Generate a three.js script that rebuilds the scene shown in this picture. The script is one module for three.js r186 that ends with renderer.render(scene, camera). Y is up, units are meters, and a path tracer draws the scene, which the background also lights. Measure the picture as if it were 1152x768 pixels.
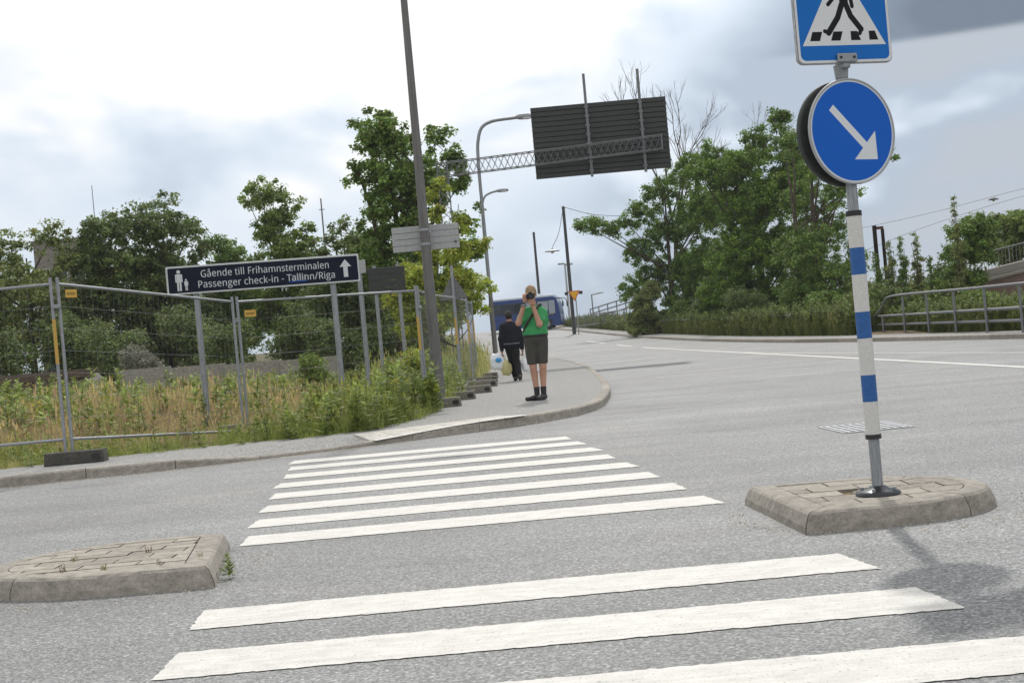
import * as THREE from 'three';
import { mergeGeometries, mergeVertices } from 'three/addons/utils/BufferGeometryUtils.js';
import { MarchingCubes } from 'three/addons/objects/MarchingCubes.js';
import { ImprovedNoise } from 'three/addons/math/ImprovedNoise.js';
import { RoundedBoxGeometry } from 'three/addons/geometries/RoundedBoxGeometry.js';

// ------------------------------------------------------------------ camera, sky, sun, exposure
const scene = new THREE.Scene();
const camera = new THREE.PerspectiveCamera(27.32, 1024 / 682, 0.1, 2500);
camera.position.set(0, 1.2, 0);
camera.rotation.set(THREE.MathUtils.degToRad(-0.238), 0, THREE.MathUtils.degToRad(-5.1));
const renderer = new THREE.WebGLRenderer({ antialias: true });
renderer.setSize(1024, 682);
renderer.toneMapping = THREE.LinearToneMapping;
renderer.toneMappingExposure = 1.0;
renderer.shadowMap.enabled = true;

const noise = new ImprovedNoise();
function fbm(x, y, z, oct = 5) {
  let a = 0.5, s = 0, n = 0;
  for (let i = 0; i < oct; i++) { s += a * noise.noise(x, y, z); n += a; x = x * 2.03 + 11.3; y = y * 2.03 + 5.7; z = z * 2.03 + 3.1; a *= 0.52; }
  return s / n;
}
const sstep = (a, b, x) => { const t = Math.min(1, Math.max(0, (x - a) / (b - a))); return t * t * (3 - 2 * t); };
const SUN = new THREE.Vector3(0.24, 2.18, -2.0).normalize();
{ // broken overcast: thin bright cloud over grey-blue banks, brighter where the veiled sun stands
  const W = 2048, Hh = 1024, data = new Float32Array(W * Hh * 4);
  for (let j = 0; j < Hh; j++) {
    const lat = ((j + 0.5) / Hh - 0.5) * Math.PI, sy = Math.sin(lat), cy = Math.cos(lat);
    for (let i = 0; i < W; i++) {
      const phi = ((i + 0.5) / W - 0.5) * 2 * Math.PI, dx = Math.cos(phi) * cy, dz = Math.sin(phi) * cy, o = (j * W + i) * 4;
      if (sy < -0.03) { data[o] = 0.3; data[o + 1] = 0.3; data[o + 2] = 0.29; data[o + 3] = 1; continue; }
      const up = Math.max(sy, 0), k = 1 / (up + 0.22), px = dx * k, pz = dz * k;
      const banks = fbm(px * 0.75 + 3.4, 1.7, pz * 0.75 + 0.4, 3);
      const wx = fbm(dx * 3.1 + 20, up * 4.2, dz * 3.1, 3) * 0.55;
      const puff = fbm(dx * 5.0 + wx + 9.1, up * 10 + wx, dz * 5.0 + 2.2, 6);
      const fine = fbm(dx * 13 + wx * 2 + 3.3, up * 25, dz * 13 + 8, 5);
      const s = Math.max(0, dx * SUN.x + sy * SUN.y + dz * SUN.z);
      const az = Math.atan2(dx, -dz);                       // 0 is straight ahead, positive to the right
      const side = az + puff * 0.35 + fine * 0.1;           // the grey bank stands from straight ahead round to the right
      const bank2 = sstep(-0.05, 0.22, side - up * 0.3) * sstep(1.8, 0.7, az) * sstep(0.75, 0.35, up);
      const high = sstep(0.13, 0.2, up + puff * 0.16 + fine * 0.05 - banks * 0.08);
      const low = sstep(0.14, 0.02, up + puff * 0.1) * 0.16;
      let t = 0.75 + banks * 0.1 + puff * 0.3 + fine * 0.2 + 0.3 * high - bank2 * (0.6 + 0.22 * high - puff * 1.1 - fine * 0.35) - low + 0.15 * Math.pow(s, 4);
      t = Math.min(1, Math.max(0, t));
      // cloud colour: dark underside, grey, blue-white veil, white
      const st = [[0, 0.47, 0.515, 0.575], [0.35, 0.64, 0.695, 0.76], [0.7, 0.86, 0.905, 0.955], [1, 0.985, 0.99, 0.995]]; let q = 1; while (q < 3 && t > st[q][0]) q++;
      const f = (t - st[q - 1][0]) / (st[q][0] - st[q - 1][0]), glow = (1 + 0.5 * Math.pow(s, 7)) * 1.0;
      for (let e = 0; e < 3; e++) data[o + e] = Math.pow(st[q - 1][e + 1] + (st[q][e + 1] - st[q - 1][e + 1]) * f, 2.2) * glow;
      data[o + 3] = 1;
    }
  }
  const sky = new THREE.DataTexture(data, W, Hh, THREE.RGBAFormat, THREE.FloatType);
  sky.mapping = THREE.EquirectangularReflectionMapping; sky.magFilter = THREE.LinearFilter; sky.minFilter = THREE.LinearFilter;
  sky.needsUpdate = true;
  scene.background = sky; scene.environment = sky;
}
const sun = new THREE.DirectionalLight(new THREE.Color(1, 0.965, 0.91), 2.1);
sun.position.copy(SUN).multiplyScalar(120).add(new THREE.Vector3(0, 0, -30)); sun.target.position.set(0, 0, -30);
sun.castShadow = true; sun.shadow.radius = 3.5; sun.shadow.mapSize.set(4096, 4096);
Object.assign(sun.shadow.camera, { left: -70, right: 70, top: 70, bottom: -70, near: 1, far: 400 });
scene.add(sun, sun.target);

scene.fog = new THREE.FogExp2(new THREE.Color(0.86, 0.9, 0.95), 0.0003);

// ------------------------------------------------------------------ helpers
let seed = 20240611;
const rnd = () => { seed = (seed + 0x6D2B79F5) | 0; let t = Math.imul(seed ^ (seed >>> 15), 1 | seed); t = (t + Math.imul(t ^ (t >>> 7), 61 | t)) ^ t; return ((t ^ (t >>> 14)) >>> 0) / 4294967296; };
const rr = (a, b) => a + (b - a) * rnd();
const gauss = () => (rnd() + rnd() + rnd() + rnd() - 2) * 0.866;
const V = (x, y, z) => new THREE.Vector3(x, y, z);
const lerp = (a, b, t) => a + (b - a) * t;
const rgb = (r, g, b) => new THREE.Color().setRGB(r, g, b);
const names = {};
const numbered = (n) => { const k = names[n] = (names[n] ?? -1) + 1; return k ? n + '_' + String(k).padStart(3, '0') : n; };
function tag(o, label, category, group, kind) {
  o.userData.label = label; if (category) o.userData.category = category;
  if (group) o.userData.group = group; if (kind) o.userData.kind = kind;
  return o;
}
function thing(name, label, category, pos = [0, 0, 0], turn = 0, group, kind) {
  const g = new THREE.Group(); g.name = numbered(name); g.position.set(...pos); g.rotation.y = turn; scene.add(g);
  return tag(g, label, category, group, kind);
}
function mesh(name, geo, mat, parent) {
  const m = new THREE.Mesh(geo, mat); m.castShadow = m.receiveShadow = true;
  m.name = parent === scene ? numbered(name) : name; parent.add(m); return m;
}
function clean(g) { // position, normal, uv, no index
  g = g.index ? g.toNonIndexed() : g.clone();
  for (const k of Object.keys(g.attributes)) if (!['position', 'normal', 'uv'].includes(k)) g.deleteAttribute(k);
  if (!g.attributes.normal) g.computeVertexNormals();
  if (!g.attributes.uv) g.setAttribute('uv', new THREE.BufferAttribute(new Float32Array(g.attributes.position.count * 2), 2));
  return g;
}
const join = (list) => mergeGeometries(list.map(clean));
function boxUV(g, s = 1) { // uv in metres by the way each face points
  g = clean(g); const p = g.attributes.position, n = g.attributes.normal, u = g.attributes.uv;
  for (let i = 0; i < p.count; i++) {
    const a = Math.abs(n.getX(i)), b = Math.abs(n.getY(i)), c = Math.abs(n.getZ(i));
    if (b >= a && b >= c) u.setXY(i, p.getX(i) / s, p.getZ(i) / s);
    else if (a >= c) u.setXY(i, p.getZ(i) / s, p.getY(i) / s);
    else u.setXY(i, p.getX(i) / s, p.getY(i) / s);
  }
  return g;
}
const box = (w, h, d, x = 0, y = 0, z = 0) => new THREE.BoxGeometry(w, h, d).translate(x, y, z);
const rbox = (w, h, d, x = 0, y = 0, z = 0, r = 0.01, s = 2) => new RoundedBoxGeometry(w, h, d, s, r).translate(x, y, z);
const cyl = (r0, r1, h, x = 0, y = 0, z = 0, n = 16) => new THREE.CylinderGeometry(r1, r0, h, n).translate(x, y + h / 2, z); // r0 at the foot
function bar(a, b, r, n = 8) { // straight round bar between two points
  const d = b.clone().sub(a), g = new THREE.CylinderGeometry(r, r, d.length(), n);
  g.applyQuaternion(new THREE.Quaternion().setFromUnitVectors(V(0, 1, 0), d.clone().normalize()));
  return g.translate((a.x + b.x) / 2, (a.y + b.y) / 2, (a.z + b.z) / 2);
}
function limb(pts, r0, r1, seg = 8, rad = 6, pw = 1) { // tapered bent tube
  const c = new THREE.CatmullRomCurve3(pts), g = new THREE.TubeGeometry(c, seg, 1, rad), p = g.attributes.position, P = V();
  for (let i = 0; i <= seg; i++) {
    c.getPointAt(i / seg, P); const r = lerp(r0, r1, Math.pow(i / seg, pw));
    for (let j = 0; j <= rad; j++) { const k = i * (rad + 1) + j; p.setXYZ(k, P.x + (p.getX(k) - P.x) * r, P.y + (p.getY(k) - P.y) * r, P.z + (p.getZ(k) - P.z) * r); }
  }
  return g;
}
const lathe = (pts, n = 24) => new THREE.LatheGeometry(pts.map(([x, y]) => new THREE.Vector2(x, y)), n);
const tube = (pts, r, seg = 24, rad = 8, closed = false) => new THREE.TubeGeometry(new THREE.CatmullRomCurve3(pts, closed), seg, r, rad, closed);

// ------------------------------------------------------------------ procedural textures
function dataTex(size, fn, srgb) {
  const d = new Uint8Array(size * size * 4);
  for (let j = 0; j < size; j++) for (let i = 0; i < size; i++) { const c = fn(i, j), o = (j * size + i) * 4; for (let k = 0; k < 3; k++) d[o + k] = Math.min(255, Math.max(0, c[k])); d[o + 3] = 255; }
  const t = new THREE.DataTexture(d, size, size, THREE.RGBAFormat); t.wrapS = t.wrapT = THREE.RepeatWrapping;
  t.magFilter = THREE.LinearFilter; t.minFilter = THREE.LinearMipmapLinearFilter; t.generateMipmaps = true;
  if (srgb) t.colorSpace = THREE.SRGBColorSpace; t.needsUpdate = true; return t;
}
function stoneField(size, count, rmin, rmax) { // crushed stone in a binder, wraps round
  const tone = new Float32Array(size * size).fill(-1), hgt = new Float32Array(size * size);
  for (let n = 0; n < count; n++) {
    const cx = rnd() * size, cy = rnd() * size, r = rr(rmin, rmax), ang = rnd() * 6.28, el = rr(0.6, 1), v = rnd(), ca = Math.cos(ang), sa = Math.sin(ang), R = Math.ceil(r);
    for (let y = -R; y <= R; y++) for (let x = -R; x <= R; x++) {
      const a = (x * ca + y * sa) / r, b = (-x * sa + y * ca) / (r * el), d = a * a + b * b; if (d > 1) continue;
      const k = (((cy + y) | 0) + size) % size * size + (((cx + x) | 0) + size) % size; tone[k] = v; hgt[k] = 1 - d * d;
    }
  }
  return { tone, hgt };
}
const asph = stoneField(1024, 52000, 1.6, 4.2);
const asphaltMap = dataTex(1024, (i, j) => {
  const t = asph.tone[j * 1024 + i], n = rnd();
  let v; if (t < 0) v = 120 + n * 34; else v = t > 0.95 ? 222 + n * 20 : t < 0.1 ? 122 + n * 20 : 150 + t * 50 + n * 14;
  return [v, v * 0.995, v * 0.985];
}, true);
const asphaltBump = dataTex(1024, (i, j) => { const v = 60 + asph.hgt[j * 1024 + i] * 180; return [v, v, v]; });
const N = (i, j, s, f, z = 0) => { // tiling fbm
  const a = i / s * 6.28318, b = j / s * 6.28318; return fbm(Math.cos(a) * f, Math.sin(a) * f + Math.cos(b) * f * 1.3 + z, Math.sin(b) * f * 1.3, 5);
};
const concreteMap = dataTex(512, (i, j) => {
  const v = 205 + N(i, j, 512, 2.2) * 60 + N(i, j, 512, 9, 4) * 40 + (rnd() - 0.5) * 34 - (rnd() < 0.012 ? 50 : 0);
  return [v, v * 0.985, v * 0.955];
}, true);
const grainBump = dataTex(512, (i, j) => { const v = 128 + N(i, j, 512, 14) * 120 + (rnd() - 0.5) * 60; return [v, v, v]; });
const paintMap = dataTex(1024, (i, j) => { // worn road paint: stone tops rubbed bare, faint tyre streaks, chips
  const sc = fbm(i * 0.004 + j * 0.0012, j * 0.07, 2.2, 5), w = N(i, j, 1024, 3.1, 7), hgt = asph.hgt[j * 1024 + i];
  let v = 240 + w * 30 + sc * 24 + (rnd() - 0.5) * 12 - (hgt > 0.55 ? 14 * Math.max(0, w + 0.35) : 0);
  const chip = N(i, j, 1024, 26, 3); if (chip > 0.25) v -= (chip - 0.25) * 480; if (rnd() < 0.006) v -= 70 * rnd();
  return [v, v * 0.99, v * 0.967];
}, true);
const dirtMap = dataTex(512, (i, j) => { const n = N(i, j, 512, 5), m = rnd(); const v = 120 + n * 90 + m * 40; return [v, v * 0.88, v * 0.68]; }, true);
const barkMap = dataTex(256, (i, j) => { const v = 120 + fbm(i * 0.16, j * 0.03, 3, 4) * 170 + rnd() * 30; return [v, v * 0.93, v * 0.84]; }, true);
const metalMap = dataTex(256, (i, j) => { const v = 200 + N(i, j, 256, 4) * 70 + (rnd() - 0.5) * 24; return [v, v, v * 1.01]; }, true);
const clothMap = dataTex(256, (i, j) => { const v = 205 + N(i, j, 256, 4) * 60 + ((i + j) % 3 ? 0 : -14) + (rnd() - 0.5) * 26; return [v, v, v]; }, true);

const std = (color, roughness = 0.8, o = {}) => new THREE.MeshStandardMaterial({ color, roughness, ...o });
const M = {
  asphalt: std(rgb(0.515, 0.52, 0.527), 0.66, { map: asphaltMap, bumpMap: asphaltBump, bumpScale: 0.004, vertexColors: true }),
  footway: std(rgb(0.68, 0.675, 0.66), 0.9, { map: asphaltMap, bumpMap: asphaltBump, bumpScale: 0.002 }),
  kerb: [0.44, 0.49, 0.55].map((v) => std(rgb(v, v * 0.935, v * 0.86), 0.88, { map: concreteMap, bumpMap: grainBump, bumpScale: 0.002 })),
  paver: [0.42, 0.47, 0.52, 0.56].map((v) => std(rgb(v, v * 0.93, v * 0.84), 0.92, { map: concreteMap, bumpMap: grainBump, bumpScale: 0.002 })),
  paint: std(rgb(0.69, 0.685, 0.67), 0.7, { map: paintMap, bumpMap: asphaltBump, bumpScale: 0.0012 }),
  dirt: std(rgb(0.75, 0.75, 0.75), 1, { map: dirtMap, bumpMap: grainBump, bumpScale: 0.01 }),
  concrete: std(rgb(0.42, 0.41, 0.38), 0.95, { map: concreteMap, bumpMap: grainBump, bumpScale: 0.003 }),
  darkConcrete: std(rgb(0.12, 0.118, 0.11), 0.95, { map: concreteMap, bumpMap: grainBump, bumpScale: 0.003 }),
  galv: std(rgb(0.50, 0.52, 0.53), 0.5, { metalness: 0.55, map: metalMap }),
  lampPost: std(rgb(0.26, 0.25, 0.235), 0.6, { metalness: 0.25, map: metalMap }),
  darkSteel: std(rgb(0.055, 0.055, 0.055), 0.55, { metalness: 0.3 }),
  rail: std(rgb(0.33, 0.335, 0.34), 0.55, { metalness: 0.35, map: metalMap }),
  black: std(rgb(0.018, 0.018, 0.018), 0.55),
  rubber: std(rgb(0.03, 0.03, 0.03), 0.8),
  white: std(rgb(0.72, 0.73, 0.73), 0.45, { map: paintMap }),
  signBack: std(rgb(0.075, 0.08, 0.075), 0.6, { metalness: 0.2, map: metalMap }),
  aluBack: std(rgb(0.62, 0.63, 0.62), 0.5, { metalness: 0.15, map: metalMap }),
  yellow: std(rgb(0.5, 0.31, 0.06), 0.5),
  bark: std(rgb(0.34, 0.31, 0.27), 0.95, { map: barkMap }),
  deadBark: std(rgb(0.28, 0.25, 0.22), 0.95, { map: barkMap }),
  leaf: new THREE.MeshPhysicalMaterial({ color: 0xffffff, roughness: 0.62, vertexColors: true, side: THREE.DoubleSide, transmission: 0.45, thickness: 0, specularIntensity: 0.4 }),
  grass: new THREE.MeshPhysicalMaterial({ color: 0xffffff, roughness: 0.8, vertexColors: true, side: THREE.DoubleSide, transmission: 0.4, thickness: 0, specularIntensity: 0.4 }),
  skin: std(rgb(0.46, 0.25, 0.17), 0.6),
  glass: new THREE.MeshPhysicalMaterial({ color: rgb(0.02, 0.025, 0.03), roughness: 0.08, specularIntensity: 1 }),
};

// ------------------------------------------------------------------ the lie of the land (metres, camera stands over the origin and looks along -z)
const HZ = (z) => { const d = -z; if (d < 40) return 0; if (d < 150) return 0.00015 * (d - 40) ** 2; return Math.max(-1, 1.815 + 0.033 * (1 - Math.exp(-(d - 150) / 6)) * 6 - 0.03 * (d - 150)); };
const kerbPts = [[-13, -14.2], [-9, -15.05], [-5.9, -15.83], [-4.88, -16.1], [-3.52, -16.48], [-2.66, -16.9], [-1.84, -17.3], [-0.97, -17.9], [0.1, -18.64], [0.82, -19.6], [1.25, -21], [1.46, -22.6], [1.75, -26], [1.94, -30.8], [2.12, -38], [2.15, -44.6], [1.9, -52], [1.55, -58], [0.5, -80], [-1.5, -110], [-4, -140], [-7, -165]];
const backPts = [[-13.3, -15.6], [-9.3, -16.4], [-6.2, -17.15], [-5.2, -17.55], [-3.7, -18], [-2.9, -18.1], [-2, -18.5], [-1.6, -19.3], [-1.4, -20.4], [-1.3, -21.6], [-1.2, -23], [-1.12, -24.5], [-0.98, -27.5], [-0.9, -31.5], [-0.95, -38.5], [-1, -45], [-1.1, -52], [-1.3, -58], [-2.2, -80], [-4.2, -110], [-6.7, -140], [-9.7, -165]];
const curveOf = (p) => new THREE.CatmullRomCurve3(p.map(([x, z]) => V(x, 0, z)), false, 'centripetal');
const kerbC = curveOf(kerbPts), backC = curveOf(backPts);
const kerbH = (x, z) => (z < -21 ? 0.12 : x < -4.6 ? 0.115 : x < -2.7 ? lerp(0.115, 0.022, sstep(-4.4, -2.8, x)) : lerp(0.022, 0.12, sstep(-2.6, -0.2, x)));
const farPts = [[14.2, -20], [13.3, -28], [12.5, -35], [11.45, -42.8], [10.45, -50], [9.3, -65], [7.7, -95], [5.9, -122], [3.6, -143], [0.5, -165]];
const farC = curveOf(farPts);
const lut = (p) => (z) => { for (let i = 1; i < p.length; i++) if (z >= p[i][1]) { const t = (z - p[i - 1][1]) / (p[i][1] - p[i - 1][1]); return lerp(p[i - 1][0], p[i][0], Math.min(1.4, Math.max(-0.5, t))); } return p[p.length - 1][0]; };
const backX = lut(backPts), kerbX = lut(kerbPts), farX = lut(farPts);
const backZ = (x) => { for (let i = 1; i < 10; i++) if (x <= backPts[i][0]) { const t = (x - backPts[i - 1][0]) / (backPts[i][0] - backPts[i - 1][0]); return lerp(backPts[i - 1][1], backPts[i][1], Math.max(-3, t)); } return -21.6; };
// how far a spot lies inside the rough field behind the footway
const fieldIn = (x, z) => Math.min(x < -1.3 ? (backZ(x) - z) * 0.93 : 1e9, z < -19.5 ? (backX(z) - x) * 0.98 : x < -1.3 ? 1e9 : -1);
const fieldY = (x, z) => { const s = fieldIn(x, z); return (s < 0 ? -0.25 : 0.085 + Math.max(0, Math.min(s, 26) - 2.6) * 0.029 + fbm(x * 0.5, 0, z * 0.5, 3) * 0.16 * Math.min(1, s * 0.2)) + HZ(z) * 0.7; };
function sheet(rows, cols, at) { // grid sheet from a function (u,v) -> [x,y,z,r,g,b]
  const p = [], u = [], c = [], idx = [];
  for (let j = 0; j <= rows; j++) for (let i = 0; i <= cols; i++) { const q = at(i / cols, j / rows); p.push(q[0], q[1], q[2]); u.push(q[0], q[2]); c.push(q[3] ?? 1, q[4] ?? 1, q[5] ?? 1); }
  for (let j = 0; j < rows; j++) for (let i = 0; i < cols; i++) { const a = j * (cols + 1) + i, b = a + 1, d = a + cols + 1, e = d + 1; idx.push(a, b, d, b, e, d); }
  const g = new THREE.BufferGeometry(); g.setAttribute('position', new THREE.Float32BufferAttribute(p, 3)); g.setAttribute('uv', new THREE.Float32BufferAttribute(u, 2)); g.setAttribute('color', new THREE.Float32BufferAttribute(c, 3));
  g.setIndex(idx); g.computeVertexNormals();
  if (g.attributes.normal.getY(0) < 0) { const a = g.index.array; for (let k = 0; k < a.length; k += 3) { const t = a[k]; a[k] = a[k + 1]; a[k + 1] = t; } g.computeVertexNormals(); }
  return g;
}
const uvScale = (g, s) => { const u = g.attributes.uv; for (let i = 0; i < u.count; i++) u.setXY(i, u.getX(i) / s, u.getY(i) / s); return g; };

// ground reaching the horizon
{
  const g = uvScale(sheet(130, 60, (u, v) => { const z = 60 - 900 * Math.pow(v, 1.5), x = Math.sign(u - 0.5) * 700 * Math.pow(Math.abs(u - 0.5) * 2, 2); return [x, HZ(z) - 0.09, z]; }), 3);
  const m = mesh('ground', g, std(rgb(0.34, 0.4, 0.24), 1, { map: dirtMap }), scene);
  tag(m, 'rough green and brown ground around the road junction', 'ground', null, 'structure');
}
// road
const road = thing('road', 'light grey worn asphalt road junction with white crossing stripes', 'road', [0, 0, 0], 0, null, 'structure');
{
  const g = sheet(330, 150, (u, v) => {
    const z = 9 - 34 * Math.min(v / 0.55, 1) - 145 * Math.pow(Math.max(0, (v - 0.55) / 0.45), 1.5);
    const xl = z > -20 ? -26 : kerbX(z) - 1.2, xr = z > -20 ? 22 : farX(z) + 0.8;
    const x = lerp(xl, xr, z > -20 ? 0.5 + 0.5 * Math.sign(u - 0.5) * Math.pow(Math.abs(2 * u - 1), 1.5) : u);
    // worn and patched surface: blotches, long tyre-worn streaks along the traffic, fine stains
    const w = fbm(x * 0.35, 3, z * 0.35, 4), st = fbm(x * 0.16, 9, z * 1.5, 4), f = fbm(x * 1.9, 5, z * 1.9, 3), stain = sstep(0.22, 0.5, fbm(x * 0.7 + 31, 1, z * 0.7, 4));
    const tar = sstep(0.42, 0.5, fbm(x * 0.45 + 70, 2, z * 0.45, 2)) * 0.08, dust = sstep(0.1, 0.42, fbm(x * 0.5 + 12, 7, z * 0.9, 4));
    let k = 0.98 + w * 0.36 + st * 0.36 + f * 0.16 - stain * 0.22 - tar + dust * 0.1;
    return [x, HZ(z), z, k * (1 + dust * 0.03), k, k * (1 - dust * 0.05)];
  });
  const m = mesh('asphalt', uvScale(g, 2.4), M.asphalt, road);
}
function ragged(pts, y, jit, step = 0.05) { // a flat painted patch with slightly uneven edges
  const out = [];
  for (let i = 0; i < pts.length; i++) {
    const a = pts[i], b = pts[(i + 1) % pts.length], L = Math.hypot(b[0] - a[0], b[1] - a[1]), n = Math.max(1, Math.round(L / step));
    for (let k = 0; k < n; k++) { const t = k / n; out.push(new THREE.Vector2(lerp(a[0], b[0], t) + gauss() * jit, lerp(a[1], b[1], t) + gauss() * jit)); }
  }
  const g = new THREE.ShapeGeometry(new THREE.Shape(out.map((p) => new THREE.Vector2(p.x, -p.y)))); g.rotateX(-Math.PI / 2).translate(0, y, 0);
  const p = g.attributes.position, u = g.attributes.uv; for (let i = 0; i < p.count; i++) { u.setXY(i, p.getX(i) / 2.3, p.getZ(i) / 2.3); if (y < 0.02) p.setY(i, y + HZ(p.getZ(i))); }
  return g;
}
{ // eleven crossing stripes, cut off slantwise, 0.48 m wide
  const left = (z) => -1.54 - (-z - 5.9) * 0.1065, right = (z) => 1.66 - (-z - 5.4) * 0.106;
  const starts = [-4.4, -5.39, -6.35, -9.05, -9.97, -10.9, -11.86, -12.8, -13.72, -14.65, -15.5];
  for (const z0 of starts) {
    const z1 = z0 - 0.475, e = rr(-0.03, 0.03);
    mesh('zebra_stripe', ragged([[left(z0) + e, z0], [right(z0) + e, z0], [right(z1) - 0.02, z1], [left(z1) + 0.03, z1]], 0.004, 0.0085, 0.028), M.paint, road);
  }
  // edge line and broken far line
  const line = (pts, w) => { const c = curveOf(pts), a = [], b = []; for (let i = 0; i <= 40; i++) { const p = c.getPointAt(i / 40), t = c.getTangentAt(i / 40); a.push([p.x - t.z * w, p.z + t.x * w]); b.unshift([p.x + t.z * w, p.z - t.x * w]); } return ragged([...a, ...b], 0.005, 0.004, 5); };
  mesh('edge_line', line([[8.05, -16], [7.91, -21.9], [7.52, -36.9], [7.05, -50], [6.1, -66]], 0.09), M.paint, road);
  mesh('edge_line', line([[10.3, -22], [9.72, -26.8], [8.84, -33.1], [7.78, -40.7], [7.4, -45]], 0.055), M.paint, road);
  mesh('edge_line', line([[5.4, -82], [4.9, -92]], 0.09), M.paint, road);
  mesh('edge_line', line([[5.9, -70], [5.65, -76]], 0.09), M.paint, road);
}
// stones laid along a curve: each one a chamfered prism of its own
function kerbPrism(p0, p1, n0, n1, sec0, sec1) {
  const P = [], idx = [], n = sec0.length;
  for (const [p, nn, s] of [[p0, n0, sec0], [p1, n1, sec1]]) for (const [o, y] of s) P.push(p.x + nn.x * o, p.y + y, p.z + nn.z * o);
  for (let i = 0; i < n; i++) { const j = (i + 1) % n; idx.push(i, j, n + i, j, n + j, n + i); }
  for (let i = 1; i < n - 1; i++) { idx.push(0, i + 1, i); idx.push(n, n + i, n + i + 1); }
  let g = new THREE.BufferGeometry(); g.setAttribute('position', new THREE.Float32BufferAttribute(P, 3)); g.setIndex(idx);
  g = g.toNonIndexed(); g.computeVertexNormals(); g.setAttribute('uv', new THREE.Float32BufferAttribute(new Float32Array(g.attributes.position.count * 2), 2));
  return boxUV(g, 0.8);
}
function kerbRun(curve, side, hOf, parent, t0, t1, lenOf, width = 0.15) {
  const L = curve.getLength(); let s = t0 * L;
  while (s < t1 * L) {
    const z = curve.getPointAt(Math.min(1, s / L)).z, len = lenOf(z), a = s + 0.004, b = Math.min(t1 * L, s + len) - 0.004; if (b - a < 0.1) break;
    const q = (t) => { const p = curve.getPointAt(t), tg = curve.getTangentAt(t), n = V(-tg.z * side, 0, tg.x * side), h = hOf(p.x, p.z) + 0.006 + rr(-0.003, 0.003); return [V(p.x, HZ(p.z), p.z), n, [[0, -0.12], [0.012, h - 0.022], [0.03, h - 0.003], [0.055, h], [width, h], [width, -0.12]]]; };
    const A = q(a / L), B = q(b / L);
    mesh('kerb_stone', kerbPrism(A[0], B[0], A[1], B[1], A[2], B[2]), M.kerb[(rnd() * 3) | 0], parent);
    s += len;
  }
}
// near footway with its kerb
const footway = thing('pavement', 'grey asphalt footway with pale kerb stones curving beside the weedy fence', 'footway', [0, 0, 0], 0, null, 'structure');
{
  const n = 260, g = sheet(n, 10, (u, v) => {
    const t = Math.min(1, Math.pow(v, 1.15)), k = kerbC.getPoint(t), b = backC.getPoint(t), x = lerp(k.x, b.x, 0.05 + u * 0.95 + u * u * 0.25), z = lerp(k.z, b.z, 0.05 + u * 0.95 + u * u * 0.25);
    return [x, HZ(z) + lerp(kerbH(k.x, k.z), 0.115, sstep(0, 0.6, u)), z];
  });
  const flat = g; flat.deleteAttribute('color');
  mesh('footway_surface', uvScale(flat, 2.1), M.footway, footway);
  kerbRun(kerbC, -1, kerbH, footway, 0.02, 0.985, (z) => (z > -60 ? 1.0 : 3));
  // white bevelled slabs of the dropped kerb
  let tA = 0; while (kerbC.getPointAt(tA).x < -1.86) tA += 0.0005; let tB = tA; while (kerbC.getPointAt(tB).x < 0.12) tB += 0.0005;
  for (let i = 0; i < 6; i++) {
    const q = (t) => { const p = kerbC.getPointAt(t), tg = kerbC.getTangentAt(t), nn = V(tg.z, 0, -tg.x), h = kerbH(p.x, p.z); return [V(p.x, HZ(p.z), p.z), nn, [[0.156, -0.03], [0.156, h + 0.012], [0.62, 0.13], [0.62, -0.03]], [[0.004, h + 0.009], [0.02, h + 0.016], [0.15, h + 0.016], [0.15, h + 0.009]]]; };
    const A = q(lerp(tA, tB, i / 6) + 0.00004), B = q(lerp(tA, tB, (i + 1) / 6) - 0.00004);
    mesh('ramp_slab', kerbPrism(A[0], B[0], A[1], B[1], A[2], B[2]), M.rampSlab ??= std(rgb(0.8, 0.785, 0.75), 0.85, { map: concreteMap, bumpMap: grainBump, bumpScale: 0.002 }), footway);
    mesh('white_nosing', kerbPrism(A[0], B[0], A[1], B[1], A[3], B[3]), M.paint, footway);
  }
}
// far footway and kerb
const farWalk = thing('far_pavement', 'narrow grey footway with kerb along the far side of the road', 'footway', [0, 0, 0], 0, null, 'structure');
{
  const g = sheet(160, 4, (u, v) => { const p = farC.getPoint(v), t = farC.getTangent(v); return [p.x - t.z * (0.1 + u * 1.5), HZ(p.z) + 0.12, p.z + t.x * (0.1 + u * 1.5)]; }); g.deleteAttribute('color');
  mesh('footway_surface', uvScale(g, 2.1), M.footway, farWalk);
  kerbRun(farC, 1, () => 0.13, farWalk, 0, 0.98, (z) => (z > -60 ? 1.5 : 4));
}
// rough field behind the fence, and the bank on the far side
const soilM = std(rgb(0.62, 0.62, 0.62), 1, { map: dirtMap, bumpMap: grainBump, bumpScale: 0.02 });
{
  const g = uvScale(sheet(140, 120, (u, v) => { const x = -50 + 50 * u, z = -14.5 - 60 * Math.pow(v, 1.2); return [x, fieldY(x, z), z]; }), 2.5); g.deleteAttribute('color');
  tag(mesh('field_ground', g, soilM, scene), 'dry bare earth of the overgrown lot behind the wire fence', 'earth', null, 'structure');
  const b = uvScale(sheet(120, 30, (u, v) => { const p = farC.getPoint(v), t = farC.getTangent(v), w = 1.55 + u * u * 60; const x = p.x - t.z * w, z = p.z + t.x * w; return [x, HZ(p.z) + 0.1 + Math.min(w - 1.55, 8) * 0.06 + fbm(x * 0.4, 2, z * 0.4, 3) * 0.1, z]; }), 2.5); b.deleteAttribute('color');
  tag(mesh('bank_ground', b, soilM, scene), 'earth bank under the trees beyond the far kerb', 'earth', null, 'structure');
}

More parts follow.
